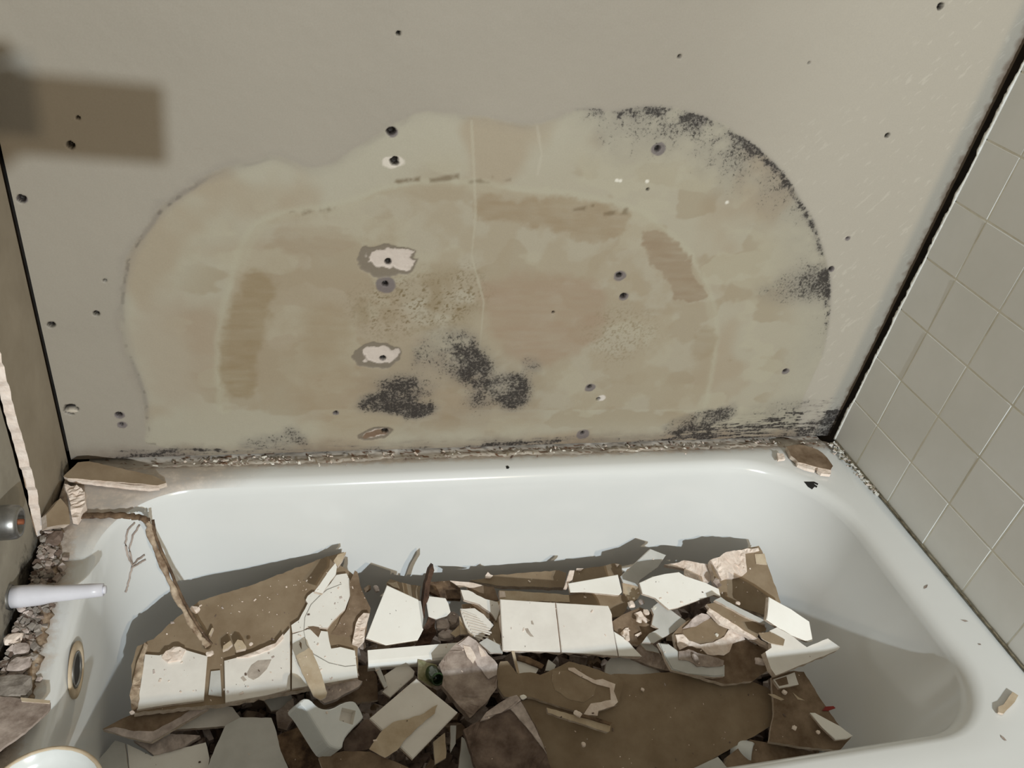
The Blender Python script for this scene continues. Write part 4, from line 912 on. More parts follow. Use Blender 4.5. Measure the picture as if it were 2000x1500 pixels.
debris('tile_chip', 'grey-white tile corner between the mortar slab and the two-tile slab', 'tile shard', [
    ('chip', [(936, 1255), (951, 1246), (980, 1262), (982, 1276), (958, 1274)], 'grey', T, 0.0, SH)], dz=0.050)
debris('tile_shard', 'grey-white tile under the trim bar, left of the olive-stained piece', 'tile shard', [
    ('shard', [(750, 1319), (776, 1301), (797, 1298), (810, 1311), (808, 1321), (762, 1362), (747, 1351), (757, 1340)], 'dusty', T, 0.0, dict(bev=0.0009))], dz=0.026)
debris('tile_sliver', 'pale sliver poking down below the left part of the trim bar', 'tile shard', [
    ('sliver', [(730, 1301), (741, 1302), (757, 1340), (751, 1344)], 'grey', 0.005, 0.0, SH)], dz=0.034)
debris('stained_tile', 'olive-stained tile piece under a green bottle neck', 'tile shard', [
    ('tile', [(816, 1288), (852, 1298), (864, 1316), (862, 1336), (843, 1341), (817, 1326)], 'olive', T, 0.0, dict(rag=0.8))], dz=0.040)
def bottle():
    p = pile_pt(851, 1322, 0.050)
    d = np.array([0.10, -0.75, 0.62]); d /= np.linalg.norm(d)
    prof = [(0.0125, -0.030), (0.0125, 0.0), (0.0115, 0.006), (0.0105, 0.010), (0.0105, 0.014), (0.0085, 0.0145), (0.0080, 0.010), (0.0080, -0.010), (0.0, -0.010)]
    bm = bmesh.new(); seg = 28; rows = []
    for r, h in prof:
        rows.append([bm.verts.new((r * math.cos(2 * math.pi * i / seg), r * math.sin(2 * math.pi * i / seg), h)) for i in range(seg)])
    for i in range(len(rows) - 1):
        for k in range(seg):
            bm.faces.new([rows[i][k], rows[i][(k + 1) % seg], rows[i + 1][(k + 1) % seg], rows[i + 1][k]])
    bmesh.ops.remove_doubles(bm, verts=list(bm.verts), dist=1e-6); bmesh.ops.recalc_face_normals(bm, faces=list(bm.faces))
    o = link('bottle_neck', bm_mesh(bm, 'bottle_neck', True), M['green'], None, p)
    o.rotation_mode = 'QUATERNION'; o.rotation_quaternion = Vector((0, 0, 1)).rotation_difference(Vector(d))
    tag(o, 'dark green bottle neck poking out of the heap below the trim bar', 'bottle')
bottle()
debris('wall_tile', 'tilted square white tile with torn brown paper on it, front centre of the heap', 'tile', [
    ('tile', [(813, 1325), (894, 1391), (806, 1482), (722, 1403)], 'dusty', 0.009, 0.0, dict(bev=0.0014)),
    ('brown_paper', [(788, 1406), (820, 1397), (855, 1376), (849, 1393), (817, 1419), (788, 1448), (776, 1465), (752, 1480), (721, 1463), (747, 1426), (767, 1411)], 'tan', 0.0015, 0.004, dict(rag=1.2))], dz=0.060, tx=0.02)
# ceramic bracket
def bracket():
    p0, n = plane(650, 1415, 0.074, 0.50, 0.04)
    outl = [(591, 1364), (602, 1364), (615, 1379), (632, 1385), (650, 1383), (672, 1371), (689, 1368), (698, 1373), (711, 1398), (710, 1404), (686, 1427), (672, 1446), (669, 1464), (650, 1461), (641, 1455), (620, 1422), (597, 1385), (585, 1373)]
    outl = smooth_poly(outl, 1)
    th = 0.036
    top = [hit(x, y, n, n @ p0) for x, y in outl]; c = np.mean(top, 0); org = c - n * th
    ar = sum(n @ np.cross(top[i] - c, top[(i + 1) % len(top)] - c) for i in range(len(top)))
    if ar < 0: top = top[::-1]
    sq = [hit(x, y, n, n @ p0) for x, y in [(668, 1382), (695, 1388), (689, 1416), (662, 1407)]]
    bm = bmesh.new()
    inset = [p + (c - p) / np.linalg.norm(c - p) * 0.003 for p in top]
    vt = [bm.verts.new(p - org) for p in inset]; vs_ = [bm.verts.new(p - org) for p in sq]
    es = [bm.edges.new((vt[i], vt[(i + 1) % len(vt)])) for i in range(len(vt))] + [bm.edges.new((vs_[i], vs_[(i + 1) % 4])) for i in range(4)]
    bmesh.ops.triangle_fill(bm, edges=es, use_beauty=True, use_dissolve=False)
    mid1 = [bm.verts.new(p - n * 0.0012 + (p - c) / np.linalg.norm(p - c) * -0.0009 - org) for p in top]
    mid2 = [bm.verts.new(p - n * 0.004 - org) for p in top]; low_ = [bm.verts.new(p - n * th - org) for p in top]
    for r0, r1 in ((vt, mid1), (mid1, mid2), (mid2, low_)):
        for i in range(len(vt)): bm.faces.new([r0[i], r0[(i + 1) % len(vt)], r1[(i + 1) % len(vt)], r1[i]])
    bm.faces.new(low_)
    bmesh.ops.recalc_face_normals(bm, faces=list(bm.faces))
    r = tag(empty('wall_bracket', org), 'white ceramic wall bracket with a square socket, front left of the heap', 'bracket')
    link('body', bm_mesh(bm, 'body'), M['ceramic'], r)
    bm = bmesh.new(); vu = [bm.verts.new(p - org) for p in sq]; vd = [bm.verts.new(p - n * 0.011 - org) for p in sq]
    for i in range(4): bm.faces.new([vu[i], vu[(i + 1) % 4], vd[(i + 1) % 4], vd[i]])
    bm.faces.new(vd)
    link('socket', bm_mesh(bm, 'socket'), M['glaze_dusty'], r)
bracket()
# ---- front left corner
debris('wallboard_wedge', 'wedge of wallboard with a pale broken edge under the leftmost tile', 'wallboard', [
    ('board', [(200, 1424), (262, 1392), (330, 1382), (400, 1368), (420, 1357), (404, 1384), (295, 1448), (250, 1438)], 'kraftd', B, 0.0, dict(rag=0.8)),
    ('pale_edge', [(202, 1425), (225, 1420), (262, 1428), (300, 1428), (345, 1404), (418, 1358), (406, 1384), (295, 1449), (250, 1440)], 'plasterg', 0.002, 0.0016, dict(rag=0.8))], dz=0.034)
debris('tile_shard', 'pale tile under the wallboard wedge, left front', 'tile shard', [
    ('shard', [(339, 1425), (419, 1376), (454, 1381), (470, 1402), (442, 1418)], 'dusty', 0.009, 0.0, SH)], dz=0.006)
debris('plaster_wedge', 'grey plaster wedge below the left wallboard wedge', 'plaster', [
    ('wedge', [(260, 1446), (293, 1451), (335, 1433), (391, 1437), (352, 1461), (300, 1474), (283, 1460)], 'plasterg', 0.012, 0.0, dict(rag=1.0, lump=0.001))], dz=0.004)
debris('tile_shard', 'flat white tile at the very front left of the heap', 'tile shard', [
    ('shard', [(248, 1453), (297, 1477), (353, 1462), (402, 1450), (409, 1481), (402, 1530), (255, 1530)], 'glaze', T, 0.0, SH)], dz=-0.006)
debris('tile_shard', 'grey-green glazed tile against the drain end of the tub', 'tile shard', [
    ('shard', [(225, 1446), (244, 1452), (250, 1500), (255, 1530), (196, 1530), (192, 1484)], 'grey', T, 0.0, SH)], dz=0.0)
debris('wall_panel', 'large smooth grey panel at the front left of the heap', 'wallboard', [
    ('panel', [(396, 1530), (412, 1480), (440, 1417), (470, 1401), (530, 1402), (540, 1430), (548, 1466), (576, 1530)], 'grey', 0.010, 0.0, dict(rag=0.4))], dz=0.016)
debris('tile_chip', 'blue-grey triangular tile chip below the tile with the shell-shaped scar', 'tile shard', [
    ('chip', [(512, 1361), (567, 1354), (572, 1366), (545, 1386), (530, 1388)], 'grey', T, 0.0, SH)], dz=-0.004)
debris('mortar_lump', 'brown mortar lump between the grey panel and the ceramic bracket', 'mortar', [
    ('lump', [(539, 1391), (560, 1372), (573, 1364), (576, 1400), (560, 1426), (542, 1422)], 'stone', 0.012, 0.0, dict(rag=1.2, lump=0.0015))], dz=0.0)
debris('board_scrap', 'dark amber board scrap left of the ceramic bracket', 'wallboard', [
    ('board', [(534, 1439), (582, 1420), (602, 1452), (640, 1500), (640, 1530), (585, 1530), (560, 1490), (548, 1466)], 'wood', 0.008, 0.0, dict(rag=0.8))], dz=0.004)
debris('board_scrap', 'brown board scrap at the bottom edge below the ceramic bracket', 'wallboard', [
    ('board', [(622, 1480), (670, 1467), (722, 1468), (760, 1483), (800, 1500), (802, 1530), (640, 1530)], 'kraftd', 0.010, 0.0, dict(rag=1.0))], dz=0.034)
debris('tile_strip', 'narrow buff tile strip standing right of the tilted square tile', 'tile shard', [
    ('strip', [(846, 1449), (869, 1431), (872, 1469), (871, 1480), (850, 1492)], 'tan', T, 0.0, SH)], dz=0.028)
debris('tile_sliver', 'curved grey sliver between the square tile and the dirty dark slab', 'tile shard', [
    ('sliver', [(880, 1417), (891, 1417), (890, 1452), (880, 1470)], 'grey', 0.006, 0.0, SH)], dz=0.022)
debris('tile_strip', 'grey-green tile strip beside the dirty dark slab at the bottom edge', 'tile shard', [
    ('strip', [(902, 1439), (911, 1446), (930, 1500), (936, 1530), (892, 1530), (897, 1490)], 'grey', T, 0.0, SH)], dz=0.012)
debris('board_scrap', 'brown stained scrap between the ceramic bracket and the square tile', 'wallboard', [
    ('board', [(672, 1446), (712, 1405), (726, 1406), (748, 1428), (722, 1462), (690, 1470), (672, 1466)], 'stoned', 0.010, 0.0, dict(rag=1.0))], dz=0.022)
# ---- front right corner
debris('wallboard_flat', 'stained flat brown board beside the tub end, front right', 'wallboard', [
    ('board', [(1507, 1322), (1550, 1310), (1570, 1312), (1606, 1370), (1640, 1418), (1664, 1438), (1640, 1466), (1560, 1458), (1502, 1448), (1512, 1390)], 'kraftd', B, 0.0, dict(rag=0.8)),
    ('torn_paper', [(1500, 1355), (1512, 1356), (1532, 1366), (1526, 1368), (1510, 1362)], 'tan', 0.001, 0.001, {}),
    ('torn_paper', [(1548, 1352), (1560, 1362), (1572, 1368), (1558, 1366)], 'tan', 0.001, 0.001, {}),
    ('red_scrap', [(1606, 1388), (1612, 1380), (1628, 1379), (1632, 1383), (1618, 1388)], 'red', 0.002, 0.002, {})], dz=0.050, tx=-0.25)
debris('tile_shard', 'leaf-shaped white tile shard on the stained board, front right', 'tile shard', [
    ('shard', [(1582, 1392), (1592, 1392), (1640, 1418), (1666, 1437), (1654, 1443), (1632, 1445), (1605, 1420)], 'glaze', T, 0.0, dict(bev=0.0009))], dz=0.068, tx=-0.25)
debris('plaster_chip', 'white-edged brown chip under the pale grey board shard', 'plaster', [
    ('chip', [(1510, 1327), (1552, 1313), (1560, 1337), (1522, 1344)], 'dusty', 0.008, 0.0, SH),
    ('brown_face', [(1514, 1328), (1536, 1321), (1540, 1336), (1522, 1340)], 'kraftd', 0.001, 0.001, {})], dz=0.064, tx=-0.15)
debris('board_scrap', 'dark brown board along the front wall of the tub, right', 'wallboard', [
    ('board', [(1465, 1444), (1560, 1462), (1590, 1468), (1596, 1478), (1570, 1494), (1500, 1510), (1410, 1512), (1420, 1478)], 'kraftd', B, 0.0, dict(rag=0.8))], dz=0.004)
debris('tile_shard', 'grey tile corner in front of the big brown sheet', 'tile shard', [
    ('shard', [(1345, 1505), (1402, 1478), (1425, 1505), (1400, 1540), (1330, 1540)], 'grey', T, 0.0, SH)], dz=0.012)
def pipe_ring():
    p = pile_pt(1460, 1468, 0.000)
    bm = bmesh.new(); seg = 28; rows = []
    for r, h in [(0.017, -0.025), (0.017, 0.006), (0.0155, 0.009), (0.012, 0.009), (0.0105, 0.006), (0.0105, -0.02), (0.0, -0.02)]:
        rows.append([bm.verts.new((r * math.cos(2 * math.pi * i / seg), r * math.sin(2 * math.pi * i / seg), h)) for i in range(seg)])
    for i in range(len(rows) - 1):
        for k in range(seg): bm.faces.new([rows[i][k], rows[i][(k + 1) % seg], rows[i + 1][(k + 1) % seg], rows[i + 1][k]])
    bmesh.ops.remove_doubles(bm, verts=list(bm.verts), dist=1e-6); bmesh.ops.recalc_face_normals(bm, faces=list(bm.faces))
    o = link('pipe_collar', bm_mesh(bm, 'pipe_collar', True), M['ceramic'], None, p)
    o.rotation_mode = 'QUATERNION'; o.rotation_quaternion = Vector((0, 0, 1)).rotation_difference(Vector((0.75, -0.62, 0.35)).normalized())
    tag(o, 'white ceramic collar with a dark hole, in shade at the front right', 'collar')
pipe_ring()
# loose bits lying on the boards
for nm, lab, poly, mk, dz in [
    ('tan_chunk', 'squat tan chunk on the lower part of the large brown slab', [(457, 1259), (464, 1249), (473, 1251), (481, 1263), (479, 1267), (461, 1271)], 'tan', 0.074),
    ('tan_chunk', 'narrow tan chunk on the brown slab, left of the squat one', [(435, 1270), (436, 1261), (450, 1251), (454, 1258), (445, 1266)], 'tan', 0.073),
    ('wood_sliver', 'short pale sliver on the brown slab beside the hanging caulk strip', [(407, 1240), (414, 1226), (417, 1227), (411, 1241)], 'tan', 0.070)]:
    debris(nm, lab, 'chunk', [('chunk', poly, mk, 0.008, 0.0, dict(rag=0.5))], dz=dz)
for px, py, rx, ry, mk, dz, lab in [
    (380, 1190, 6, 8, 'plaster', .076, 'pale crumb against the hanging caulk strip'), (410, 1277, 5, 6, 'plaster', .073, 'white crumb at the top right corner of the leftmost tile'), (258, 1392, 4, 3, 'plaster', .070, 'white crumb at the bottom left corner of the leftmost tile'), (490, 1258, 3, 3, 'plaster', .071, 'tiny crumb right of the squat tan chunk'),
    (1233, 1180, 7, 6, 'plaster', .050, 'pale lump behind the right end of the two-tile slab'), (1252, 1176, 6, 5, 'plaster_grey', .045, 'grey lump below the buff plaster scrap'), (1262, 1196, 6, 5, 'plaster', .060, 'white crumb left of the grey-white tile fragment'), (1248, 1210, 7, 5, 'plaster', .058, 'white crumb in the middle of the crumb-covered scrap'), (1225, 1246, 7, 4, 'plaster', .058, 'white crumb touching the cut tile'), (1278, 1188, 5, 3, 'caulk', .072, 'bright white flake under the blunt white shard'),
    (1400, 1240, 3, 3, 'caulk', .066, 'tiny white speck on the oval brown patch'), (1358, 1284, 8, 4, 'plaster_grey', .082, 'small pale bar on the bullnose tile'), (1022, 1362, 6, 4, 'caulk', .072, 'white crumb at the tip of the rolled paper edge'), (1128, 1394, 8, 5, 'plaster', .058, 'pale crumb where the lath meets the peeled board'), (1140, 1454, 4, 4, 'plaster', .036, 'white crumb alone on the big brown sheet, below the lath'), (1255, 1347, 3, 3, 'plaster', .036, 'white speck right of the wavy paper band'),
    (1532, 1352, 4, 4, 'plaster', .058, 'pale crumb under the white-edged brown chip'), (1552, 1422, 5, 3, 'plaster', .056, 'pale crumb on the stained front right board'), (1598, 1430, 4, 3, 'plaster', .072, 'pale crumb left of the leaf-shaped shard'), (1486, 1292, 11, 6, 'plaster_grey', .074, 'pinkish lump left of the pale grey board shard'), (1441, 1178, 3, 4, 'plaster', .078, 'tiny crumb on the tall brown wallboard'), (708, 1262, 7, 6, 'stone', .032, 'grey stone at the left end of the trim bar'), (735, 1150, 5, 7, 'plaster_grey', .022, 'mauve crumb left of the pointed white shard'), (718, 1150, 5, 7, 'kraft_dirty', .030, 'brown crumb above the knobbly plaster ridge')]:
    rock('plaster_crumb', px, py, rx, ry, dz, mk, lab, 'crumb', 'loose crumbs on the heap', rz=random.uniform(0, 3))

# ------------------------------------------------------------------ rim of the tub: caulk ledge, flakes, pieces on the deck
xs = np.linspace(0.03, 1.455, 500); js = np.linspace(0, 1, 14)
XX, JJ = np.meshgrid(xs, js, indexing='ij')
fr = 0.030 + 0.020 * (fbm(XX * 40, XX * 0, 81) - 0.5) + 0.010 * (fbm(XX * 160, XX * 0, 85) - 0.5) + 0.012 * np.exp(-((XX - 1.40) / 0.05) ** 2)
YY = 0.012 - JJ * (fr + 0.012)
hgt = (0.0015 + 0.0034 * fbm(XX * 120, YY * 160, 91) * (fbm(XX * 18, YY * 20, 95) > 0.42)) * np.clip((1 - JJ) * 5, 0, 1)
deck = ZR - 0.015 * np.clip((YY + 0.05) / 0.045, 0, 1)
me = grid_mesh('caulk_ledge', np.stack([XX.ravel(), YY.ravel(), (deck + hgt - 0.0008).ravel()], 1), len(xs), len(js))
cc = fbm(XX * 70, YY * 180, 99); c2 = fbm(XX * 16, YY * 30, 103)
cm = np.array(alb(146, 134, 120, K)) * (1 - cc[..., None]) + np.array(alb(216, 210, 201, K)) * cc[..., None]
cm = cm * (0.74 + 0.26 * sstep(0.35, 0.6, c2))[..., None]
cm = np.where((sstep(0.64, 0.70, fbm(XX * 60, YY * 260, 107)) > .5)[..., None], np.array(alb(112, 84, 64, K)), cm)
color_attr(me, 'stain', cm.reshape(-1, 3))
ml = bpy.data.materials.new('old_caulk_bed'); ml.use_nodes = True; nt = ml.node_tree
at_ = nt.nodes.new('ShaderNodeAttribute'); at_.attribute_name = 'stain'; bs = nt.nodes['Principled BSDF']; bs.inputs['Roughness'].default_value = 0.85
nt.links.new(at_.outputs['Color'], bs.inputs['Base Color'])
tag(link('caulk_ledge', me, ml), 'ragged bed of old caulk and mortar along the back rim of the bathtub', 'caulk')
def flakes(name, n, gen, mats, label, cat, chunky=False):
    bm = bmesh.new()
    for i in range(n):
        p, s_ = gen()
        mtx = Matrix.Translation(p) @ Matrix.Rotation(random.uniform(0, 6.28), 4, 'Z') @ Matrix.Rotation(random.uniform(-.5, .5), 4, 'X')
        a, b2, h = s_ * random.uniform(.6, 1.6), s_ * random.uniform(.3, .8), s_ * random.uniform(.2, .5)
        if chunky: a, b2, h = s_ * random.uniform(.6, 1.1), s_ * random.uniform(.5, .9), s_ * random.uniform(.6, 1.3)
        vs = [bm.verts.new(mtx @ Vector((u * a * random.uniform(.6, 1.1), v * b2 * random.uniform(.6, 1.1), w * h))) for u in (-1, 1) for v in (-1, 1) for w in (0, 1)]
        mi = random.randrange(len(mats))
        for f in ((0, 1, 3, 2), (4, 6, 7, 5), (0, 4, 5, 1), (2, 3, 7, 6), (0, 2, 6, 4), (1, 5, 7, 3)):
            bm.faces.new([vs[k] for k in f]).material_index = mi
    bmesh.ops.recalc_face_normals(bm, faces=list(bm.faces))
    return tag(link(name, bm_mesh(bm, name), [M[q] for q in mats]), label, cat, kind='stuff')
def gen_back():
    x = random.uniform(0.15, 1.44) if random.random() < .7 else random.gauss(0.30, .08)
    y = -abs(random.gauss(0.014, 0.012)) - 0.004
    return Vector((max(.12, x), max(-.055, y), ZR - 0.015 * max(0, min(1, (y + .05) / .045)) + .004)), random.uniform(.0010, .0034)
flakes('plaster_flakes', 190, gen_back, ['plaster', 'caulk', 'caulk', 'plaster_grey', 'stone', 'stone_dark'], 'white and brown plaster flakes scattered along the back rim', 'flakes')
def gen_right():
    t = random.random() ** 1.3
    y = -0.03 - 0.16 * t; x = W - abs(random.gauss(0.004, 0.013 * (1.15 - t))) - 0.003
    return Vector((x, y, ZR + 0.001)), random.uniform(.0015, .0045)
flakes('caulk_flakes', 170, gen_right, ['caulk', 'caulk', 'plaster', 'caulk_dirty'], 'white caulk scrapings in the right back corner of the rim', 'flakes')
def gen_left():
    t = random.random(); y = -0.17 - 0.36 * t
    x = 0.008 + abs(random.gauss(0, 0.010 if y > -.25 else 0.012))
    return Vector((min(x, .05), y, ZR + 0.0005 + max(0, .014 - x * .35) * random.random())), random.uniform(.0015, .0058)
flakes('mortar_rubble', 1100, gen_left, ['mortar_grey', 'mortar_grey', 'plaster_grey', 'stone_dark', 'stone', 'mortar_grey'], 'grey mortar rubble heaped on the rim along the left wall', 'rubble', True)
rl = [onZ(x, y, ZR + 0.0005) for x, y in [(112, 1035), (104, 1075), (97, 1120), (88, 1180), (78, 1235), (66, 1285), (52, 1330), (42, 1375)]]
rl = [rl[i] * (1 - t) + rl[i + 1] * t for i in range(len(rl) - 1) for t in np.linspace(0, 1, 8)[:-1]]
tag(ragged_strip('rusty_caulk', [q + np.array([random.uniform(-.002, .002), 0, 0]) for q in rl], lambda i: (-0.006 + random.uniform(-.003, .002), 0.009 + random.uniform(-.004, .004)), 0.0035, (0, 0, 1), (1, 0, 0), M['amber']), 'rust-brown caulk residue along the left rim under the faucets', 'caulk')
def on_rim(name, label, cat, parts, z=ZR + 0.006, tx=0.0, ty=0.0, anchor=None):
    return debris(name, label, cat, parts, tx=tx, ty=ty, zabs=z, anchor=anchor)
on_rim('tile_shard', 'long brownish-grey tile shard with a white edge on the left back rim', 'tile shard', [
    ('shard', [(124, 930), (152, 903), (174, 901), (220, 911), (300, 929), (325, 943), (308, 948), (216, 940), (132, 934)], 'kraft', 0.010, 0.0, dict(rag=0.7)),
    ('white_edge', [(131, 935), (175, 936), (216, 941), (265, 948), (309, 948), (311, 953), (290, 955), (216, 947), (150, 940)], 'plaster', 0.006, -0.001, dict(rag=0.8))], z=ZR + 0.014, ty=-0.12, tx=-0.03)
on_rim('wallboard_bit', 'brown wallboard bit with pink plaster edges in the right back corner of the rim', 'wallboard', [
    ('board', [(1536, 872), (1560, 868), (1597, 878), (1615, 893), (1627, 910), (1622, 918), (1560, 903), (1545, 890)], 'kraftd', 0.009, 0.0, dict(rag=1.0)),
    ('plaster_edge', [(1556, 902), (1575, 906), (1592, 912), (1592, 919), (1572, 914), (1558, 908)], 'plaster', 0.006, -0.001, dict(rag=1.2, lump=.001)),
    ('plaster_edge', [(1597, 913), (1612, 917), (1624, 919), (1622, 927), (1604, 925), (1597, 919)], 'plaster', 0.006, -0.001, dict(rag=1.2, lump=.001)),
    ('plaster_edge', [(1518, 884), (1530, 886), (1534, 896), (1520, 898)], 'plaster', 0.005, -0.002, dict(rag=1.0, lump=.001))], z=ZR + 0.011)
on_rim('paper_sheet', 'dusty mauve-grey board lying flat on the front left of the rim', 'wallboard', [
    ('sheet', [(-60, 1352), (0, 1360), (58, 1366), (98, 1370), (98, 1382), (86, 1396), (48, 1430), (0, 1464), (-60, 1500)], 'stone', 0.004, 0.0, dict(rag=0.8)),
    ('edge_paper', [(40, 1362), (98, 1368), (97, 1374), (42, 1370)], 'tan', 0.001, 0.001, {})], z=ZR + 0.022)
on_rim('tan_scrap', 'small tan scrap lying on the right front corner of the rim', 'paper', [
    ('scrap', [(1978, 1351), (1989, 1358), (1982, 1371), (1960, 1394), (1950, 1391), (1950, 1380), (1960, 1376)], 'tan', 0.004, 0.0, dict(rag=0.6))], z=ZR + 0.0055)
on_rim('plaster_chunk', 'pink-white plaster chunk on the left back rim beside the brownish shard', 'plaster', [
    ('chunk', [(126, 946), (150, 948), (166, 962), (168, 985), (158, 1000), (150, 1012), (140, 1010), (138, 985), (134, 970)], 'plaster', 0.014, 0.0, dict(rag=1.5, lump=0.003))], z=ZR + 0.016)
debris('board_flap', 'small brown wallboard flap leaning on the left wall above the rim', 'wallboard', [
    ('flap', [(90, 1005), (118, 973), (133, 992), (137, 1018), (136, 1024), (112, 1026), (92, 1030)], 'kraft', 0.010, 0.0, dict(rag=0.8))], zabs=ZR + 0.028, tx=0.9, ty=-0.3)
rock('mortar_stone', 105, 1052, 13, 15, 0, 'stone_dark', 'dark mortar stone on the rim below the brown wallboard flap', 'stone', zabs=ZR + 0.010)
for px, py, rx, ry, mk, lab in [(22, 1350, 30, 22, 'mortar_grey', 'largest grey mortar lump on the rim by the left wall'), (38, 1300, 16, 12, 'plaster_grey', 'pale mortar lump on the rim above the largest lump'), (48, 1348, 10, 10, 'mortar_grey', 'small mortar lump at the rusty rim edge'), (26, 1248, 14, 10, 'plaster', 'white plaster lump below the white faucet stem'), (42, 1268, 12, 9, 'plaster_grey', 'grey plaster lump below the white faucet stem')]:
    rock('mortar_lump', px, py, rx, ry, 0, mk, lab, 'mortar', zabs=ZR + 0.012)
# old caulk strip on the deck that turns over the edge and hangs into the tub
def tube_mesh(name, pts, rad, seg=8, flat=1.0):
    bm = bmesh.new(); rows = []; pts = [np.asarray(p, float) for p in pts]; n = len(pts)
    for i, p in enumerate(pts):
        t = pts[min(n - 1, i + 1)] - pts[max(0, i - 1)]; t /= np.linalg.norm(t)
        u = np.cross(t, (0, 0, 1.0)) if abs(t[2]) < .95 else np.cross(t, (0, 1.0, 0)); u /= np.linalg.norm(u); v = np.cross(u, t)
        r = rad[i] if hasattr(rad, '__len__') else rad
        rows.append([bm.verts.new(p + (u * math.cos(a) + v * math.sin(a) * flat) * r * random.uniform(.85, 1.15)) for a in [2 * math.pi * k / seg for k in range(seg)]])
    for i in range(n - 1):
        for k in range(seg): bm.faces.new([rows[i][k], rows[i][(k + 1) % seg], rows[i + 1][(k + 1) % seg], rows[i + 1][k]])
    bm.faces.new(rows[0][::-1]); bm.faces.new(rows[-1]); bmesh.ops.recalc_face_normals(bm, faces=list(bm.faces))
    return bm_mesh(bm, name, True)
def densify(p, k=6):
    out = []
    for i in range(len(p) - 1):
        for t in range(k): out.append(np.asarray(p[i]) * (1 - t / k) + np.asarray(p[i + 1]) * t / k)
    out.append(np.asarray(p[-1])); return out
E3 = [onZ(150, 1009, ZR + .004), onZ(190, 1006, ZR + .005), onZ(235, 1007, ZR + .005), onZ(270, 1011, ZR + .004), onZ(290, 1016, ZR + .003)]
cs = tag(empty('caulk_strip', onZ(290, 1018, ZR)), 'peeled brown caulk strip hanging from the left rim down onto the slab', 'caulk')
o0 = np.array(cs.location)
link('deck_run', tube_mesh('deck_run', [q - o0 + rng.normal(0, .0008, 3) for q in densify(E3)], 0.0058, flat=0.55), M['wood'], cs)
e0 = onZ(290, 1016, ZR + .003); e1 = pile_pt(406, 1262, 0.074)
mid = []
for px, py, t in [(290, 1018, 0), (294, 1045, .10), (306, 1078, .24), (322, 1112, .38), (336, 1145, .52), (352, 1180, .66), (372, 1215, .80), (390, 1242, .91), (406, 1262, 1.0)]:
    d = ray(px, py); z = e0[2] + (e1[2] - e0[2]) * t; mid.append(onZ(px, py, z))
hp = densify(mid, 5)
link('hanging_run', tube_mesh('hanging_run', [q - o0 + rng.normal(0, .0006, 3) for q in hp], [0.0034 + 0.0022 * math.sin(i * .35) ** 2 for i in range(len(hp))], flat=0.6), M['amber'], cs)
link('dark_edge', tube_mesh('dark_edge', [q - o0 + np.array([0.006, 0.002, 0.001]) for q in hp], 0.0022), M['wood'], cs)
rt = tag(empty('dried_roots', tub_hit(248, 1030, 0.002)), 'dried stringy fibre stuck to the inside of the tub below the left rim', 'fibre')
o1 = np.array(rt.location)
for pl_ in ([(262, 1020), (248, 1034), (243, 1060), (247, 1084), (256, 1102), (253, 1118), (248, 1140), (243, 1156)], [(272, 1024), (258, 1045), (250, 1070), (256, 1100)], [(256, 1104), (268, 1092), (281, 1083)], [(257, 1108), (270, 1099), (282, 1092)]):
    link('strand', tube_mesh('strand', [tub_hit(x + random.uniform(-1, 1), y, 0.0022) - o1 for x, y in [tuple(q) for q in densify(pl_, 4)]], 0.0015, 6), M['stone'], rt)

# ------------------------------------------------------------------ plumbing on the left wall
def lathe_x(name, prof, seg=32):
    bm = bmesh.new(); rows = []
    for x, r in prof: rows.append([bm.verts.new((x, r * math.cos(2 * math.pi * i / seg), r * math.sin(2 * math.pi * i / seg))) for i in range(seg)])
    for i in range(len(rows) - 1):
        for k in range(seg): bm.faces.new([rows[i][k], rows[i][(k + 1) % seg], rows[i + 1][(k + 1) % seg], rows[i + 1][k]])
    bmesh.ops.remove_doubles(bm, verts=list(bm.verts), dist=1e-6); bmesh.ops.recalc_face_normals(bm, faces=list(bm.faces))
    return bm_mesh(bm, name, True)
sp = onX(28, 1166, 0.0); v = tag(empty('tub_faucet', sp), 'white plastic faucet stem sticking out over the tub rim from the left wall', 'faucet')
link('stem', lathe_x('stem', [(-0.002, 0.0), (-0.002, 0.0148), (0.010, 0.0148), (0.032, 0.0138), (0.048, 0.0112), (0.070, 0.0105), (0.095, 0.0096), (0.109, 0.0088), (0.1095, 0.0)]), M['plastic'], v)
link('tip', lathe_x('tip', [(0.1095, 0.0), (0.1096, 0.0058), (0.1125, 0.0055), (0.113, 0.0)]), M['plastic'], v)
link('base_nut', lathe_x('base_nut', [(-0.014, 0.0), (-0.014, 0.0185), (-0.003, 0.0185), (-0.003, 0.0)], 6), M['steel'], v)
link('rusty_pipe', lathe_x('rusty_pipe', [(-0.05, 0.0), (-0.05, 0.013), (-0.012, 0.013), (-0.012, 0.0)]), M['rust'], v)
v.rotation_euler = (0, -0.05, -0.03)
sp = onX(0, 1021, 0.0); v = tag(empty('steel_faucet', sp), 'round steel faucet body protruding from the left wall', 'faucet')
link('barrel', lathe_x('barrel', [(-0.03, 0.0), (-0.03, 0.0225), (0.012, 0.0225), (0.020, 0.0215), (0.0235, 0.019), (0.0235, 0.014), (0.008, 0.013), (0.008, 0.0)]), M['steel'], v)
link('stem_seat', lathe_x('stem_seat', [(0.006, 0.0), (0.006, 0.0128), (0.0135, 0.0128), (0.0135, 0.0)]), M['darkbrown'], v)
link('spindle', lathe_x('spindle', [(0.0135, 0.0), (0.0135, 0.004), (0.027, 0.0036), (0.0275, 0.0)]), M['rust'], v)
v = tag(empty('shower_faucet', (-0.006, -0.545, 0.775)), 'shower faucet with chrome handle higher on the left wall, out of frame', 'faucet')
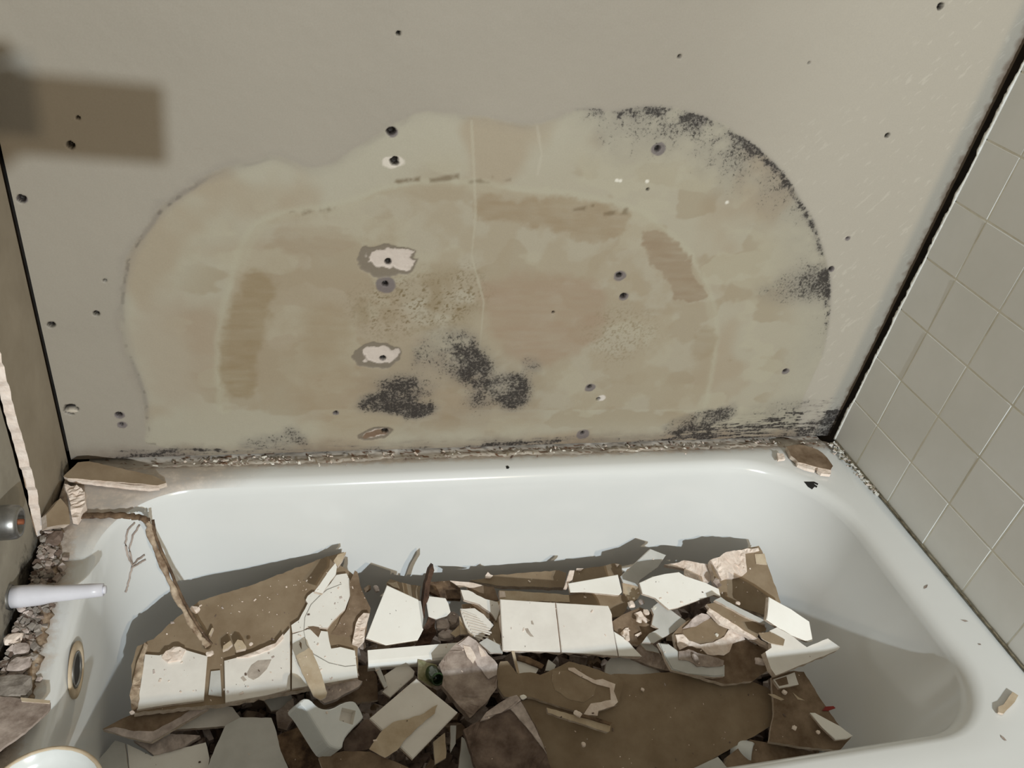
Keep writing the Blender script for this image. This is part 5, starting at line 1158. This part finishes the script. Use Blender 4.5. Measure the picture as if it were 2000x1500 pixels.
link('escutcheon', lathe_x('escutcheon', [(0.0, 0.0), (0.0, 0.034), (0.006, 0.032), (0.012, 0.018), (0.05, 0.016), (0.052, 0.0)]), M['steel'], v)
link('handle', lathe_x('handle', [(0.05, 0.0), (0.05, 0.026), (0.056, 0.030), (0.078, 0.027), (0.082, 0.0)], 10), M['steel'], v)

# round white basin at the front left, only its rim in view
def basin():
    c = np.array([0.093, -0.602, ZR + 0.001]); R_ = 0.062
    bm = bmesh.new(); seg = 56; rows = []
    for r, h in [(0.62, 0.0), (0.80, 0.004), (0.95, 0.020), (1.0, 0.028), (0.99, 0.030), (0.95, 0.028), (0.88, 0.020), (0.7, 0.008), (0.0, 0.006)]:
        rows.append([bm.verts.new((R_ * r * math.cos(2 * math.pi * i / seg), R_ * r * math.sin(2 * math.pi * i / seg), h)) for i in range(seg)])
    for i in range(len(rows) - 1):
        for k in range(seg): bm.faces.new([rows[i][k], rows[i][(k + 1) % seg], rows[i + 1][(k + 1) % seg], rows[i + 1][k]])
    bm.faces.new(rows[0][::-1]); bmesh.ops.remove_doubles(bm, verts=list(bm.verts), dist=1e-6); bmesh.ops.recalc_face_normals(bm, faces=list(bm.faces))
    r = tag(empty('soap_bowl', c), 'round white bowl with a yellowed rim on the front left of the tub rim', 'bowl')
    link('bowl', bm_mesh(bm, 'bowl', True), M['ceramic'], r)
    pts = [(R_ * math.cos(t), R_ * math.sin(t), 0.0285) for t in np.linspace(0, 2 * math.pi, 57)]
    link('yellowed_rim', tube_mesh('yellowed_rim', pts[:-1] + [pts[0]], 0.0022, 8), M['tan'], r)
basin()

# ------------------------------------------------------------------ phone held at the camera position; it throws the soft shadow on the wall
SH_C = np.array([0.100, 0.0, 0.970])            # centre of that shadow on the back wall
f_ = (1.128) / (-LP[1])
pc = SH_C + (LP - SH_C) * f_
ph = tag(empty('mobile_phone', tuple(pc)), 'dark phone held level behind the viewpoint, out of frame', 'phone')
bm = bmesh.new(); box_bm(bm, (-0.074, -0.004, -0.0375), (0.074, 0.004, 0.0375), 0.0035); link('phone_body', bm_mesh(bm, 'phone_body', True), M['phone'], ph)
bm = bmesh.new(); box_bm(bm, (-0.070, 0.004, 0.002), (-0.036, 0.006, 0.035), 0.001); link('camera_bump', bm_mesh(bm, 'camera_bump'), M['phone'], ph)
ph.rotation_euler = (-0.10, 0.03, 0.06)
def hand():
    me = bpy.data.meshes.new('hand'); vs = []; es = []; rd = []
    def add(p, r, par=None):
        vs.append(p); rd.append(r); k = len(vs) - 1
        if par is not None: es.append((par, k))
        return k
    # local frame: phone centre at origin, hand grips the left end
    elbow = add((-0.24, -0.40, -0.34), 0.045); mid_ = add((-0.18, -0.22, -0.21), 0.040, elbow); wr_ = add((-0.125, -0.085, -0.105), 0.028, mid_)
    palm = add((-0.092, -0.030, -0.050), 0.034, wr_)
    for j, (zz_, l, up_) in enumerate([(0.034, 1.0, 0.020), (0.012, 1.08, 0.022), (-0.012, 1.0, 0.010), (-0.034, 0.82, 0.0)]):
        b_ = add((-0.100, -0.012, zz_ * .6 - .018), 0.0125, palm)
        c_ = add((-0.094, 0.016, zz_), 0.0105, b_); d_ = add((-0.074, 0.020, zz_ + up_ * .6), 0.0098, c_); add((-0.074 + 0.026 * l, 0.017, zz_ + up_), 0.0085, d_)
    t1 = add((-0.078, -0.026, -0.040), 0.0140, palm); t2 = add((-0.056, -0.018, -0.024), 0.0115, t1); add((-0.032, -0.014, -0.012), 0.0090, t2)
    me.from_pydata(vs, es, [])
    o = link('person_hand', me, M['skin'], None, tuple(pc))
    sk = o.modifiers.new('skin', 'SKIN'); sk.use_smooth_shade = True
    for i, r in enumerate(rd): me.skin_vertices[0].data[i].radius = (r, r)
    me.skin_vertices[0].data[0].use_root = True
    o.modifiers.new('sub', 'SUBSURF').levels = 1; o.modifiers['sub'].render_levels = 2
    tag(o, 'hand and forearm gripping the phone, out of frame', 'hand')
hand()

# ------------------------------------------------------------------ fine plaster dust and specks lying on the shards
def dust():
    vs = []; fs = []; skip = {'rubble_bed', 'person_hand', 'wall_back'}
    bpy.context.view_layer.update()
    for o in bpy.data.objects:
        if o.type != 'MESH': continue
        r_ = o
        while r_.parent: r_ = r_.parent
        if r_.name.split('.')[0] in ('bathtub', 'rubble_bed', 'person_hand', 'mobile_phone') or r_.get('kind') or o.name.split('.')[0] in ('tile',) and r_.name.startswith('wall_right'): continue
        b0 = len(vs); mw_ = o.matrix_world
        vs += [mw_ @ v.co for v in o.data.vertices]; fs += [[b0 + i for i in p.vertices] for p in o.data.polygons]
    bv = BVHTree.FromPolygons(vs, fs)
    bm = bmesh.new(); n_ = 0; tries = 0
    while n_ < 400 and tries < 6000:
        tries += 1
        if random.random() < 0.22: x, y = random.uniform(0.16, 0.46), random.uniform(-0.37, -0.15)
        else: x, y = random.uniform(0.13, 1.32), random.uniform(-0.62, -0.13)
        p, nr, i_, d_ = bv.ray_cast(Vector((x, y, 0.38)), Vector((0, 0, -1)))
        if p is None or abs(nr.z) < 0.6: continue
        if nr.z < 0: nr = -nr
        s_ = random.choice((0.0005, 0.0006, 0.0007, 0.0009, 0.0012, 0.0018))
        q = Vector((0, 0, 1)).rotation_difference(nr).to_matrix().to_4x4()
        mtx = Matrix.Translation(p) @ q @ Matrix.Rotation(random.uniform(0, 6.28), 4, 'Z')
        a, b2, h = s_ * random.uniform(.7, 2.0), s_ * random.uniform(.5, 1.0), s_ * random.uniform(.4, .9)
        vv_ = [bm.verts.new(mtx @ Vector((u * a * random.uniform(.6, 1), v * b2 * random.uniform(.6, 1), w * h))) for u in (-1, 1) for v in (-1, 1) for w in (0, 1)]
        mi = random.choice((0, 0, 0, 1, 2))
        for f in ((0, 1, 3, 2), (4, 6, 7, 5), (0, 4, 5, 1), (2, 3, 7, 6), (0, 2, 6, 4), (1, 5, 7, 3)):
            bm.faces.new([vv_[k] for k in f]).material_index = mi
        n_ += 1
    bmesh.ops.recalc_face_normals(bm, faces=list(bm.faces))
    tag(link('plaster_dust', bm_mesh(bm, 'plaster_dust'), [M['plaster'], M['plaster_grey'], M['stone_dark']]), 'fine plaster specks sprinkled over the shards in the bathtub', 'dust', kind='stuff')
dust()
